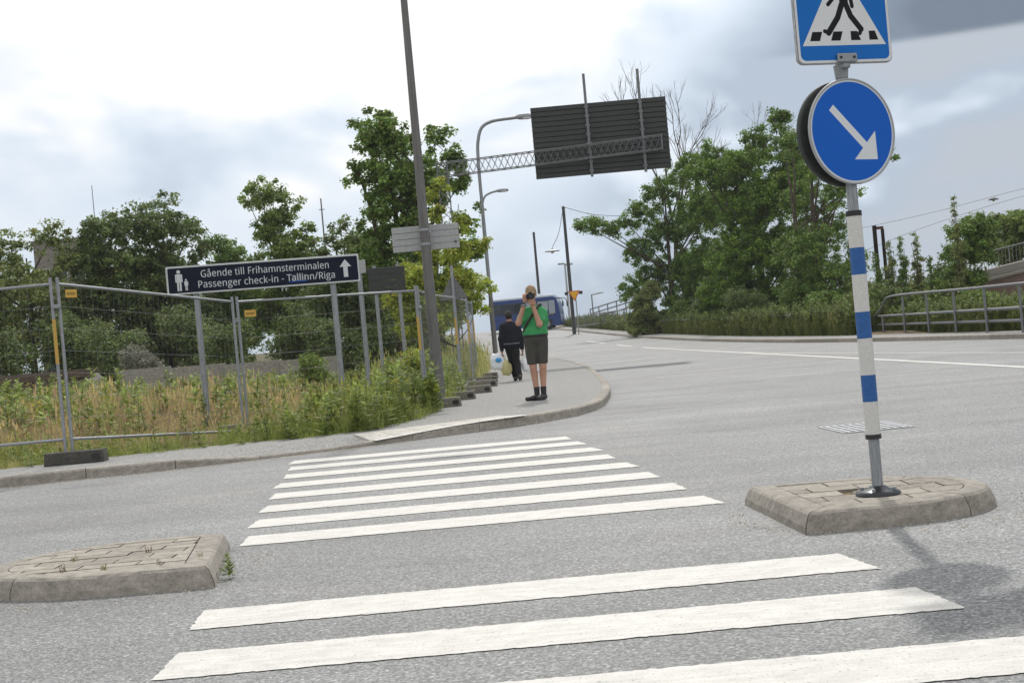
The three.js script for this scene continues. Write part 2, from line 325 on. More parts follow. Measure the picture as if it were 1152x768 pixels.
// ------------------------------------------------------------------ traffic islands
function clipConvex(poly, clip) { // keep the part of poly inside the convex outline clip (counter-clockwise)
  let out = poly;
  for (let i = 0; i < clip.length && out.length; i++) {
    const a = clip[i], b = clip[(i + 1) % clip.length], inp = out; out = [];
    const side = (p) => (b[0] - a[0]) * (p[1] - a[1]) - (b[1] - a[1]) * (p[0] - a[0]);
    for (let k = 0; k < inp.length; k++) {
      const p = inp[k], q = inp[(k + 1) % inp.length], sp = side(p), sq = side(q);
      if (sp >= 0) out.push(p);
      if (sp * sq < 0) { const t = sp / (sp - sq); out.push([lerp(p[0], q[0], t), lerp(p[1], q[1], t)]); }
    }
  }
  return out;
}
function island(name, label, pos, turn, len, wid, rowsN, colsN, skew, missing) {
  const t = thing(name, label, 'traffic island', pos, turn, 'concrete traffic islands at the crossing');
  // outline in (x, y=-z): flat end at x = 0, blunt nose at x = len
  const w = wid / 2, outline = [], n = 22;
  outline.push([0, -w], [len * 0.3, -w * 0.985]);
  for (let i = 1; i < n; i++) { const a = -Math.PI / 2 + Math.PI * i / n; outline.push([len * 0.34 + Math.cos(a) * len * 0.66, Math.sign(Math.sin(a)) * Math.pow(Math.abs(Math.sin(a)), 0.85) * w * 0.985]); }
  outline.push([len * 0.3, w * 0.985], [0, w]);
  for (const p of outline) p[0] += skew * p[1] * Math.max(0, 1 - p[0] / len);
  const inset = (d) => { // move the outline inwards
    return outline.map((p, i) => { const a = outline[(i + outline.length - 1) % outline.length], b = outline[(i + 1) % outline.length]; const e0 = [p[0] - a[0], p[1] - a[1]], e1 = [b[0] - p[0], b[1] - p[1]]; const l0 = Math.hypot(...e0), l1 = Math.hypot(...e1); const n0 = [-e0[1] / l0, e0[0] / l0], n1 = [-e1[1] / l1, e1[0] / l1]; const s = 1 + n0[0] * n1[0] + n0[1] * n1[1]; return [p[0] + (n0[0] + n1[0]) / s * d, p[1] + (n0[1] + n1[1]) / s * d]; });
  };
  const rings = [[0, -0.05], [0.01, 0.04], [0.036, 0.1], [0.052, 0.113], [0.075, 0.118], [0.165, 0.12], [0.172, 0.115], [0.172, -0.05]];
  const ins = rings.map(([d]) => inset(d));
  // kerb pieces: front, nose (three), back, flat end (two)
  const N0 = outline.length, runs = [[0, 6], [6, 10], [10, 14], [14, 18], [18, N0 - 1], [N0 - 1, N0]];
  const ringPiece = (i0, i1, f0 = 0, f1 = 1) => {
    const P = [], idx = [], m = rings.length, cnt = i1 - i0;
    for (let k = 0; k <= cnt; k++) rings.forEach(([, y], r) => {
      const A = ins[r][(i0 + k) % N0]; let q = A;
      const nxt = ins[r][(i0 + k + 1) % N0], prv = ins[r][(i0 + k - 1 + N0) % N0];
      if (k === 0) { const l = Math.hypot(nxt[0] - A[0], nxt[1] - A[1]), s = Math.max(f0, 0.004 / l); q = [lerp(A[0], nxt[0], s), lerp(A[1], nxt[1], s)]; }
      if (k === cnt) { const l = Math.hypot(prv[0] - A[0], prv[1] - A[1]), s = Math.max(1 - f1, 0.004 / l); q = [lerp(A[0], prv[0], s), lerp(A[1], prv[1], s)]; }
      P.push(q[0], y + fbm(q[0] * 5, r, q[1] * 5, 2) * 0.006, -q[1]);
    });
    for (let k = 0; k < cnt; k++) for (let r = 0; r < m; r++) { const a = k * m + r, b = k * m + (r + 1) % m, c = a + m, d = b + m; idx.push(a, c, b, b, c, d); }
    for (const e of [0, cnt * m]) for (let r = 1; r < m - 1; r++) idx.push(e, e + r, e + r + 1);
    let g = new THREE.BufferGeometry(); g.setAttribute('position', new THREE.Float32BufferAttribute(P, 3)); g.setIndex(idx); g = g.toNonIndexed(); g.computeVertexNormals();
    return boxUV(g, 0.9);
  };
  for (const [a, b] of runs.slice(0, 5)) mesh('kerb_stone', ringPiece(a, b), M.kerb[(rnd() * 2) | 0], t);
  mesh('kerb_stone', ringPiece(N0 - 1, N0, 0, 0.5), M.kerb[1], t); mesh('kerb_stone', ringPiece(N0 - 1, N0, 0.505, 1), M.kerb[0], t);
  // bed of sand and the pavers on it
  const inner = inset(0.178);
  const bed = new THREE.ShapeGeometry(new THREE.Shape(inner.map(([x, y]) => new THREE.Vector2(x, y)))).rotateX(-Math.PI / 2).translate(0, 0.1, 0);
  mesh('sand_bed', boxUV(bed, 1.2), M.sand ??= std(rgb(0.5, 0.46, 0.38), 1, { map: dirtMap, bumpMap: grainBump, bumpScale: 0.01 }), t);
  const x0 = 0.178 - Math.abs(skew) * wid / 2, x1 = len, dy = (wid - 0.356) / rowsN, dx = (x1 - x0) / colsN;
  for (let r = 0; r < rowsN; r++) for (let c = -1; c < colsN + 1; c++) {
    const off = (r % 2) * 0.5, xa = x0 + (c + off) * dx + 0.005, xb = xa + dx - 0.01, ya = -w + 0.178 + r * dy + 0.005, yb = ya + dy - 0.01;
    if (missing && missing((xa + xb) / 2, -(ya + yb) / 2)) continue;
    const q = clipConvex([[xa, ya], [xb, ya], [xb, yb], [xa, yb]], inner); if (q.length < 3) continue;
    let area = 0; q.forEach((p, i) => { const b = q[(i + 1) % q.length]; area += p[0] * b[1] - b[0] * p[1]; }); if (Math.abs(area) < 0.004) continue;
    const g = new THREE.ExtrudeGeometry(new THREE.Shape(q.map(([x, y]) => new THREE.Vector2(x, y))), { depth: 0.05, bevelEnabled: true, bevelSize: -0.004, bevelThickness: 0.004, bevelSegments: 1, bevelOffset: 0 });
    g.rotateX(-Math.PI / 2).translate(0, 0.062 + rr(-0.0015, 0.002), 0);
    mesh('paver', boxUV(g, 0.7), M.paver[(rnd() * 4) | 0], t);
  }
  return t;
}
const islandR = island('traffic_island', 'concrete traffic island carrying the blue arrow sign post', [1.42, 0, -8.2], 0.0, 1.28, 1.42, 5, 4, -0.065, (x, z) => Math.hypot(x - 0.62, z + 0.02) < 0.17 || false);
const islandL = island('traffic_island', 'concrete traffic island without a sign, small weeds in its joints', [-1.8, 0, -8.24], Math.PI, 1.4, 1.5, 8, 4, -0.147);
{ // crumbled mortar lying in the hole of the paving
  const parts = []; for (let i = 0; i < 70; i++) { const a = rnd() * 6.28, r = Math.sqrt(rnd()) * 0.2, s = rr(0.008, 0.026); parts.push(new THREE.DodecahedronGeometry(s, 0).scale(1, 0.6, rr(0.7, 1.3)).rotateY(rnd() * 6).translate(0.75 + Math.cos(a) * r * 1.5, 0.106, -0.02 - Math.sin(a) * r)); }
  const m = mesh('rubble', join(parts), M.kerb[1], islandR); m.userData.kind = 'stuff';
}

{ // loose grit swept up along the kerbs
  const spots = [], put = (x, z, y = 0.003) => spots.push([x, y + HZ(z), z, rr(0.35, 1.1)]);
  for (let i = 0; i < 1800; i++) { const t = 0.06 + 0.25 * rnd(), p = kerbC.getPoint(t), g = kerbC.getTangent(t), d = 0.02 + Math.abs(gauss()) * 0.2; put(p.x - g.z * d, p.z + g.x * d); }
  for (let i = 0; i < 700; i++) { const a = rnd() * 6.28, d = 1 + Math.abs(gauss()) * 0.16, L = rnd() < 0.5; put((L ? -2.42 : 2.06) + Math.cos(a) * 0.78 * d, -8.2 + Math.sin(a) * 0.86 * d); }
    const m = new THREE.InstancedMesh(new THREE.DodecahedronGeometry(0.0045, 0), M.grit ??= std(rgb(0.62, 0.58, 0.5), 0.9), spots.length), d = new THREE.Object3D(); m.name = 'road_grit'; m.castShadow = m.receiveShadow = true;
  spots.forEach(([x, y, z, k], i) => { d.position.set(x, y, z); d.rotation.set(rnd() * 6, rnd() * 6, 0); d.scale.set(k, k * 0.7, k * rr(0.7, 1.3)); d.updateMatrix(); m.setMatrixAt(i, d.matrix); const v = rr(0.5, 1.3); m.setColorAt(i, rgb(v, v * 0.95, v * 0.88)); });
  scene.add(m); tag(m, 'loose grit lying along the kerbs and islands', 'grit', null, 'stuff');
}
// ------------------------------------------------------------------ flat prints
function canvasTex(w, h, draw) {
  const c = document.createElement('canvas'); c.width = w; c.height = h; draw(c.getContext('2d'), w, h);
  const t = new THREE.CanvasTexture(c); t.colorSpace = THREE.SRGBColorSpace; t.anisotropy = 8; return t;
}
const printed = (tex, rough = 0.6) => new THREE.MeshPhysicalMaterial({ color: 0xffffff, roughness: rough, map: tex, specularIntensity: 0.45 });

// ------------------------------------------------------------------ sign post on the near island
{
  const t = thing('sign_post', 'blue and white banded post with crossing sign above round blue arrow sign', 'sign post', [2.0, 0.118, -7.98]);
  const galv = M.galv;
  mesh('pole', join([cyl(0.031, 0.031, 2.9, 0, 0, 0, 24)]), galv, t);
  mesh('base_flange', lathe([[0.0, 0.05], [0.035, 0.05], [0.045, 0.048], [0.06, 0.034], [0.1, 0.024], [0.125, 0.012], [0.13, -0.02], [0, -0.02]], 28), std(rgb(0.075, 0.08, 0.085), 0.32, { metalness: 0.7, map: metalMap }), t);
  for (let i = 0; i < 4; i++) { const a = 0.5 + i * Math.PI / 2; mesh('bolt', cyl(0.011, 0.011, 0.022, Math.cos(a) * 0.095, 0.018, Math.sin(a) * 0.095, 6), galv, t); }
  mesh('collar', cyl(0.0445, 0.0445, 0.026, 0, 0.316, 0, 24), M.rubber, t);
  mesh('collar', cyl(0.0445, 0.0445, 0.03, 0, 1.585, 0, 24), M.rubber, t);
  const ys = [0.342, 0.528, 0.68, 0.888, 1.04, 1.252, 1.405, 1.585];
  for (let i = 0; i < 7; i++) mesh(i % 2 ? 'blue_band' : 'white_band', new THREE.CylinderGeometry(0.042, 0.042, ys[i + 1] - ys[i], 28, 1).translate(0, (ys[i] + ys[i + 1]) / 2, 0), i % 2 ? M.bandBlue ??= std(rgb(0.025, 0.16, 0.5), 0.5, { map: metalMap }) : M.bandWhite ??= std(rgb(0.7, 0.7, 0.7), 0.5, { map: paintMap }), t);
  // round sign: arrow down to the right on blue, pale rim
  const tr = THREE.MathUtils.degToRad(25), cy = 2.06;
  const discTex = canvasTex(768, 768, (c, w) => {
    c.fillStyle = '#cfd2d4'; c.fillRect(0, 0, w, w);
    c.fillStyle = '#0d5cbc'; c.beginPath(); c.arc(384, 384, 372, 0, 7); c.fill();
    c.save(); c.translate(384, 384); c.rotate(Math.PI / 4); c.fillStyle = '#d6d8d9'; // pointing along +x
    c.fillRect(-256, -29, 440, 58); c.beginPath(); c.moveTo(306, 0); c.lineTo(150, 150); c.lineTo(150, -150); c.closePath(); c.fill(); c.restore();
  });
  const disc = mesh('arrow_sign', lathe([[0, 0], [0.286, 0], [0.298, 0.004], [0.301, 0.012], [0.3, 0.022], [0.293, 0.024], [0.288, 0.016], [0, 0.015]], 64).rotateX(Math.PI / 2), M.aluBack, t);
  disc.position.set(Math.sin(tr) * 0.034, cy, Math.cos(tr) * 0.034); disc.rotation.y = tr;
  mesh('sign_face', new THREE.CircleGeometry(0.289, 64).translate(0, 0, 0.0185), printed(discTex), disc);
  const discB = mesh('arrow_sign', lathe([[0, 0], [0.286, 0], [0.298, 0.004], [0.301, 0.012], [0.3, 0.03], [0.293, 0.032], [0.288, 0.016], [0, 0.015]], 64).rotateX(Math.PI / 2), M.signBack, t);
  discB.userData.label = 'dark back of the second round sign';
  discB.position.set(-Math.sin(tr) * 0.036, cy, -Math.cos(tr) * 0.036); discB.rotation.y = tr + Math.PI;
  for (const e of [-0.18, 0.18]) mesh('bracket', box(0.1, 0.045, 0.06).rotateY(tr).translate(0, cy + e, 0), galv, t);
  // square sign: walking figure in a white triangle
  const sq = canvasTex(768, 768, (c, w) => {
    c.fillStyle = '#d3d5d6'; c.fillRect(0, 0, w, w);
    c.fillStyle = '#1268b8'; c.beginPath(); c.roundRect(22, 22, w - 44, w - 44, 44); c.fill();
    c.fillStyle = '#d6d7d7'; c.beginPath(); c.moveTo(384, 48); c.lineTo(724, 640); c.lineTo(44, 640); c.closePath(); c.fill();
    c.fillStyle = '#141416';
    for (const [a, b] of [[106, 186], [276, 352], [440, 520], [590, 664]]) { const sk = (a + b) / 2 < 384 ? 24 : -24; c.beginPath(); c.moveTo(a + Math.max(0, sk) * 1.0, 540); c.lineTo(b + Math.max(0, sk) - (sk < 0 ? 24 : 0), 540); c.lineTo(b, 606); c.lineTo(a, 606); c.closePath(); c.fill(); }
    c.strokeStyle = '#141416'; c.lineCap = 'round'; c.lineJoin = 'round';
    c.beginPath(); c.arc(396, 150, 36, 0, 7); c.fill();
    c.beginPath(); c.moveTo(358, 196); c.lineTo(436, 196); c.lineTo(440, 340); c.lineTo(372, 348); c.closePath(); c.fill();
    c.lineWidth = 44; c.beginPath(); c.moveTo(386, 345); c.lineTo(345, 440); c.lineTo(262, 548); c.stroke();
    c.beginPath(); c.moveTo(418, 340); c.lineTo(452, 430); c.lineTo(528, 526); c.stroke();
    c.lineWidth = 30; c.beginPath(); c.moveTo(262, 548); c.lineTo(232, 536); c.stroke(); c.beginPath(); c.moveTo(528, 526); c.lineTo(516, 556); c.stroke();
    c.lineWidth = 30; c.beginPath(); c.moveTo(372, 214); c.lineTo(320, 300); c.lineTo(276, 344); c.stroke(); c.beginPath(); c.moveTo(428, 214); c.lineTo(462, 300); c.lineTo(470, 360); c.stroke();
  });
  const tq = THREE.MathUtils.degToRad(17);
  const plate = new THREE.Shape(); const h = 0.3, r = 0.035; plate.moveTo(-h + r, -h); plate.lineTo(h - r, -h); plate.absarc(h - r, -h + r, r, -Math.PI / 2, 0); plate.lineTo(h, h - r); plate.absarc(h - r, h - r, r, 0, Math.PI / 2); plate.lineTo(-h + r, h); plate.absarc(-h + r, h - r, r, Math.PI / 2, Math.PI); plate.lineTo(-h, -h + r); plate.absarc(-h + r, -h + r, r, Math.PI, Math.PI * 1.5);
  const S = mesh('crossing_sign', new THREE.ExtrudeGeometry(plate, { depth: 0.016, bevelEnabled: true, bevelSize: 0.003, bevelThickness: 0.003, bevelSegments: 2 }), M.aluBack, t);
  S.position.set(Math.sin(tq) * 0.04, 2.745, Math.cos(tq) * 0.04); S.rotation.y = tq;
  const fg = new THREE.ShapeGeometry(plate, 8).scale(0.99, 0.99, 1).translate(0, 0, 0.0225); { const p = fg.attributes.position, u = fg.attributes.uv; for (let i = 0; i < p.count; i++) u.setXY(i, p.getX(i) / 0.6 + 0.5, p.getY(i) / 0.6 + 0.5); }
  mesh('sign_face', fg, printed(sq), S);
  mesh('clamp', join([new THREE.CylinderGeometry(0.043, 0.035, 0.075, 20).translate(0, 2.405, 0), rbox(0.05, 0.05, 0.05, 0, 2.44, 0.045, 0.012), rbox(0.125, 0.05, 0.014, 0, 2.472, 0.075, 0.006)].map((g) => g.rotateY(tq))), galv, t);
  for (const e of [-1, 1]) mesh('screw', new THREE.SphereGeometry(0.008, 8, 6).translate(e * 0.042, 2.474, 0.084).rotateY(tq), M.rubber, t);
}
// drain grate in the road
{
  const t = thing('drain_grate', 'pale metal drain grate set in the asphalt behind the sign post', 'drain grate', [3.36, 0.0, -13.72], 0.05);
  const pale = std(rgb(0.62, 0.63, 0.63), 0.45, { metalness: 0.2, map: metalMap });
  mesh('dark_recess_sheet', box(0.68, 0.004, 0.94, 0, 0.002, 0), M.rubber, t);  // flat dark sheet, shade below the bars put into its colour
  for (const [w, d, x, z] of [[0.68, 0.03, 0, 0.455], [0.68, 0.03, 0, -0.455], [0.03, 0.876, 0.325, 0], [0.03, 0.876, -0.325, 0]]) mesh('frame', box(w, 0.007, d, x, 0.0045, z), pale, t);
  for (let i = 0; i < 8; i++) mesh('grate_bar', box(0.044, 0.006, 0.87, -0.266 + i * 0.076, 0.006, 0), pale, t);
  mesh('cross_bar', box(0.6, 0.004, 0.03, 0, 0.0045, 0), pale, t);
}

// ------------------------------------------------------------------ big direction sign
{
  const L = V(-5.1, 0, -21.1), R = V(-2.28, 0, -21.9), d = R.clone().sub(L), len = d.length(), turn = Math.atan2(-d.z, d.x), mid = L.clone().add(R).multiplyScalar(0.5);
  const gy = fieldY(mid.x, mid.z);
  const t = thing('direction_sign', 'long dark blue pedestrian direction sign with white lettering and up arrow', 'sign', [mid.x, gy, mid.z], turn);
  const tex = canvasTex(2048, 304, (c, w, h) => {
    c.fillStyle = '#c3c6c6'; c.fillRect(0, 0, w, h);
    c.fillStyle = '#12162a'; c.beginPath(); c.roundRect(15, 15, w - 30, h - 30, 16); c.fill();
    c.fillStyle = 'rgba(160,164,170,0.35)'; c.fillRect(1306, 178, 160, 70);
    c.fillStyle = '#2257b4'; c.fillRect(1276, 250, 190, 9);
    c.fillStyle = '#c9ccce'; c.font = '106px sans-serif'; c.textBaseline = 'alphabetic';
    const fit = (s, x, y, wd) => { const k = wd / c.measureText(s).width; c.save(); c.translate(x, y); c.scale(k, 1); c.fillText(s, 0, 0); c.restore(); };
    fit('Gående till Frihamnsterminalen', 350, 132, 1376); fit('Passenger check-in - Tallinn/Riga', 312, 246, 1472);
    // up arrow
    c.beginPath(); c.moveTo(1898, 46); c.lineTo(1962, 130); c.lineTo(1922, 130); c.lineTo(1922, 246); c.lineTo(1874, 246); c.lineTo(1874, 130); c.lineTo(1834, 130); c.closePath(); c.fill();
    // adult and child
    const fig = (x, y, s) => { c.save(); c.translate(x, y); c.scale(s, s); c.beginPath(); c.arc(0, 20, 19, 0, 7); c.fill(); c.beginPath(); c.roundRect(-33, 44, 66, 16, 8); c.fill(); c.fillRect(-22, 46, 44, 84); c.fillRect(-36, 52, 13, 78); c.fillRect(23, 52, 13, 78); c.fillRect(-22, 126, 19, 98); c.fillRect(3, 126, 19, 98); c.restore(); };
    fig(126, 36, 1.03); fig(198, 138, 0.56);
  });
  const y0 = 2.25 - gy, hh = 0.43;
  const b = mesh('sign_board', rbox(len, hh, 0.035, 0, y0 + hh / 2, 0.05, 0.012), M.aluBack, t);
  mesh('sign_face', new THREE.PlaneGeometry(len - 0.012, hh - 0.012).translate(0, y0 + hh / 2, 0.0695), printed(tex, 0.65), b);
  for (const x of [-len / 2 + 0.43, len / 2 - 0.42]) mesh('post', cyl(0.045, 0.045, 2.66 - gy + 0.3, x, -0.3, -0.02, 16), M.galv, t);
  mesh('post_cap', cyl(0.03, 0.03, 0.05, len / 2 - 0.42, 2.66 - gy, -0.02, 12), M.galv, t);
}
// small post with a narrow sign and the dark board behind
{
  const gy = fieldY(-2.45, -23.4);
  const t = thing('sign_post', 'thin grey post with small angled sign beside the long direction sign', 'sign post', [-2.44, gy, -23.45]);
  mesh('pole', cyl(0.04, 0.04, 2.62 - gy + 0.2, 0, -0.2, 0, 14), M.galv, t);
  mesh('small_sign', rbox(0.02, 0.22, 0.55, 0, 2.56 - gy, 0, 0.006).rotateY(0.5), M.aluBack, t);
  const b = thing('road_sign', 'dark grey board seen from behind above the weeds', 'sign', [-2.26, fieldY(-2.1, -27), -26.6], 0.1);
  const by = -fieldY(-2.1, -27);
  for (let i = 0; i < 4; i++) mesh('panel', rbox(0.7, 0.12, 0.02, 0, 2.27 + by + i * 0.124, 0, 0.006), M.signBack, b);
  for (const x of [-0.22, 0.22]) mesh('post', cyl(0.035, 0.035, 2.75 + by + 0.2, x, -0.2, -0.05, 12), M.galv, b);
  const tri = thing('triangle_sign', 'dark back of a triangular road sign behind the fence', 'sign', [-1.15, fieldY(-1.2, -30), -30]);
  const ty = -fieldY(-1.2, -30), s = new THREE.Shape(); s.moveTo(0, 0.5); s.lineTo(0.27, 0); s.lineTo(-0.27, 0); s.closePath();
  mesh('sign_plate', new THREE.ExtrudeGeometry(s, { depth: 0.015, bevelEnabled: true, bevelSize: 0.03, bevelThickness: 0.003, bevelSegments: 2 }).translate(0, 2.1 + ty, 0), M.triBack ??= std(rgb(0.26, 0.26, 0.26), 0.6, { metalness: 0.2, map: metalMap }), tri);
  mesh('pole', cyl(0.032, 0.032, 2.8 + ty + 0.2, 0, -0.2, 0.04, 12), M.galv, tri);
}

// ------------------------------------------------------------------ building-site fence
{
  const J = [[-9.1, -17.0], [-5.52, -17.2], [-4.0, -20.55], [-1.48, -23.15], [-1.42, -26.2], [-1.14, -29.4], [-0.98, -32.7], [-0.95, -36.1]];
  const labels = ['wire fence panel at the left end, partly cut off by the frame', 'wire fence panel with a small yellow label, left of the direction sign', 'wire fence panel standing in front of the long direction sign', 'wire fence panel just behind the tall lamp post', 'second wire fence panel behind the lamp post', 'third wire fence panel behind the lamp post along the footway', 'farthest wire fence panel along the footway'];
  const plateTex = canvasTex(128, 64, (c) => { c.fillStyle = '#c9a24e'; c.fillRect(0, 0, 128, 64); c.fillStyle = '#6b5a30'; for (let i = 0; i < 7; i++) c.fillRect(16 + i * 14, 22, 9, 22); });
  for (let k = 0; k < 7; k++) {
    const a = V(J[k][0], 0, J[k][1]), b = V(J[k + 1][0], 0, J[k + 1][1]), d = b.clone().sub(a), len = d.length(), turn = Math.atan2(-d.z, d.x);
    // the panels stand on sloping ground: foot, bottom rail and top rail at either end
    const F = [[0.2, 0.42, 2.28], [0.2, 0.42, 2.33], [0.1, 0.16, 2.05], [0.12, 0.2, 2.08], [0.12, 0.22, 2.09], [0.12, 0.22, 2.1], [0.12, 0.22, 2.1], [0.12, 0.22, 2.1]], fa = F[k], fb = F[k + 1];
    const t = thing('site_fence', labels[k], 'wire fence', [a.x, 0, a.z], turn, 'wire fence panels along the footway');
    const x0 = 0.05, x1 = len - 0.05, yb = (x) => lerp(fa[1], fb[1], x / len), top = (x) => lerp(fa[2], fb[2], x / len);
    mesh('post', cyl(0.021, 0.021, fa[2] - fa[0] + 0.08, x0, fa[0], 0, 12), M.galv, t); mesh('post', cyl(0.021, 0.021, fb[2] - fb[0] + 0.08, x1, fb[0], 0, 12), M.galv, t);
    mesh('top_rail', bar(V(x0, top(x0), 0), V(x1, top(x1), 0), 0.019, 10), M.galv, t);
    mesh('bottom_rail', bar(V(x0, yb(x0), 0), V(x1, yb(x1), 0), 0.019, 10), M.galv, t);
    const w = []; for (let x = x0 + 0.1; x < x1; x += 0.1) w.push(bar(V(x, yb(x), 0), V(x, top(x), 0), 0.0013, 4));
    for (let i = 1; i < 7; i++) w.push(bar(V(x0, lerp(yb(x0), top(x0), i / 7), 0.004), V(x1, lerp(yb(x1), top(x1), i / 7), 0.004), 0.0018, 4));
    mesh('wire_mesh', join(w), M.wire ??= std(rgb(0.2, 0.205, 0.21), 0.6, { metalness: 0.4 }), t).userData.kind = 'stuff';
    if (k !== 1) mesh('yellow_band', cyl(0.0225, 0.0225, 0.55, x1, fb[2] - 0.98, 0, 12), M.yellow, t);
    if (k === 1 || k === 2) mesh('label_plate', box(0.2, 0.1, 0.006, x0 + 0.2, top(x0) - 0.12 - (k - 1) * 0.06, 0.02), printed(plateTex), t);
    if (k < 6) mesh('coupler', rbox(0.1, 0.05, 0.06, len, fb[2] - 0.28, 0, 0.01), M.galv, t);
  }
  const feet = [[-9.1, -17.0, 0, 'dark concrete fence foot at the far left edge'], [-5.45, -17.2, 0.03, 'dark concrete fence foot on the kerb below the first joint'], [-4.0, -20.5, 0.3, 'concrete fence foot half hidden in weeds under the direction sign'], [-1.3, -23.3, 0.15, 'concrete fence foot beside the base of the lamp post'], [-1.12, -25.6, 0.1, 'nearest concrete fence foot beyond the lamp post'], [-0.86, -28.0, 0.15, 'second concrete fence foot beyond the lamp post'], [-0.78, -31.2, 0.1, 'third concrete fence foot beyond the lamp post, the longest looking'], [-0.8, -34.0, 0.2, 'fourth concrete fence foot beyond the lamp post'], [-0.82, -37.5, 0.1, 'farthest concrete fence foot along the footway']];
  feet.forEach(([x, z, a, label], i) => {
    const t = thing('fence_block', label, 'fence block', [x, 0.118, z], a, 'concrete feet of the wire fence');
    const s = new THREE.Shape(); s.moveTo(-0.36, 0); s.lineTo(0.36, 0); s.lineTo(0.345, 0.13); s.lineTo(-0.345, 0.13); s.closePath();
    mesh('block', boxUV(new THREE.ExtrudeGeometry(s, { depth: 0.19, bevelEnabled: true, bevelSize: 0.01, bevelThickness: 0.01, bevelSegments: 2 }).translate(0, 0.01, -0.095), 0.7), i < 2 ? M.darkConcrete : M.footBlock ??= std(rgb(0.34, 0.325, 0.29), 0.95, { map: concreteMap, bumpMap: grainBump, bumpScale: 0.003 }), t);
    mesh('hole', box(0.1, 0.07, 0.01, 0.27, 0.07, 0.108), M.rubber, t);  // dark plate on the face, shade of the opening put into its colour
  });
}

// ------------------------------------------------------------------ lamp posts and masts
{
  const t = thing('lamp_post', 'tall tapered grey lamp post in the weeds with a ribbed sign back', 'lamp post', [-1.3, 0.1, -23.6]);
  mesh('pole', lathe([[0.105, -0.2], [0.105, 0.6], [0.095, 1.0], [0.07, 4.6], [0.045, 9.2], [0, 9.2]], 20), M.lampPost, t);
  mesh('hatch', rbox(0.11, 0.34, 0.03, 0, 1.05, 0.086, 0.008), M.lampPost, t);
  const arm = mesh('arm', tube([V(0, 9.1, 0), V(0.25, 9.5, 0), V(1.3, 9.7, 0)], 0.035, 20, 8), M.lampPost, t);
  mesh('lamp_head', rbox(0.7, 0.12, 0.26, 1.6, 9.7, 0, 0.04), M.galv, arm);
  const s = mesh('sign_back', join([box(0.04, 0.42, 0.03, -0.25, 2.87, -0.165), box(0.04, 0.42, 0.03, 0.25, 2.87, -0.165)]), M.galv, t);
  for (let i = 0; i < 4; i++) mesh('panel', rbox(1.13, 0.101, 0.02, 0.0, 2.715 + i * 0.106, -0.135, 0.007), M.aluBack, s);
  mesh('clamp', join([cyl(0.092, 0.09, 0.04, 0, 2.74, 0, 18), cyl(0.09, 0.088, 0.04, 0, 2.98, 0, 18)]), M.galv, s);
  mesh('small_plate', box(0.04, 0.04, 0.006, 0.5, 2.77, -0.12), std(rgb(0.1, 0.09, 0.09), 0.6), s);
}
function streetLamp(label, x, z, h, reach, r, group) {
  const t = thing('street_lamp', label, 'street lamp', [x, HZ(z) + 0.05, z], 0, group);
  mesh('pole', tube([V(0, -0.2, 0), V(0, h * 0.5, 0), V(0, h * 0.86, 0), V(0.05, h * 0.92, 0), V(0.22, h * 0.972, 0), V(0.55, h * 0.992, 0), V(reach * 0.75, h, 0)], r, 70, 10), M.galv, t);
  mesh('lower_pole', cyl(r * 1.6, r * 1.25, h * 0.32, 0, -0.1, 0, 14), M.lampPost, t);
  const hd = mesh('lamp_head', lathe([[0, 0], [0.06, 0.02], [0.1, 0.16], [0.11, 0.45], [0.07, 0.66], [0, 0.7]], 16).scale(1, 1, 0.6).rotateZ(-Math.PI / 2).translate(reach * 0.74, h + 0.01, 0), M.galv, t);
  mesh('lamp_glass', new THREE.SphereGeometry(0.09, 12, 8).scale(2.2, 0.5, 0.9).translate(reach * 0.74 + 0.4, h - 0.05, 0), M.white, hd);
}
streetLamp('curved street lamp reaching towards the big overhead sign', -0.62, -50, 8.85, 1.95, 0.06, 'curved street lamps');
streetLamp('farther street lamp with a straight arm, behind the curved one', -1.02, -78, 9.0, 1.2, 0.06, 'curved street lamps');

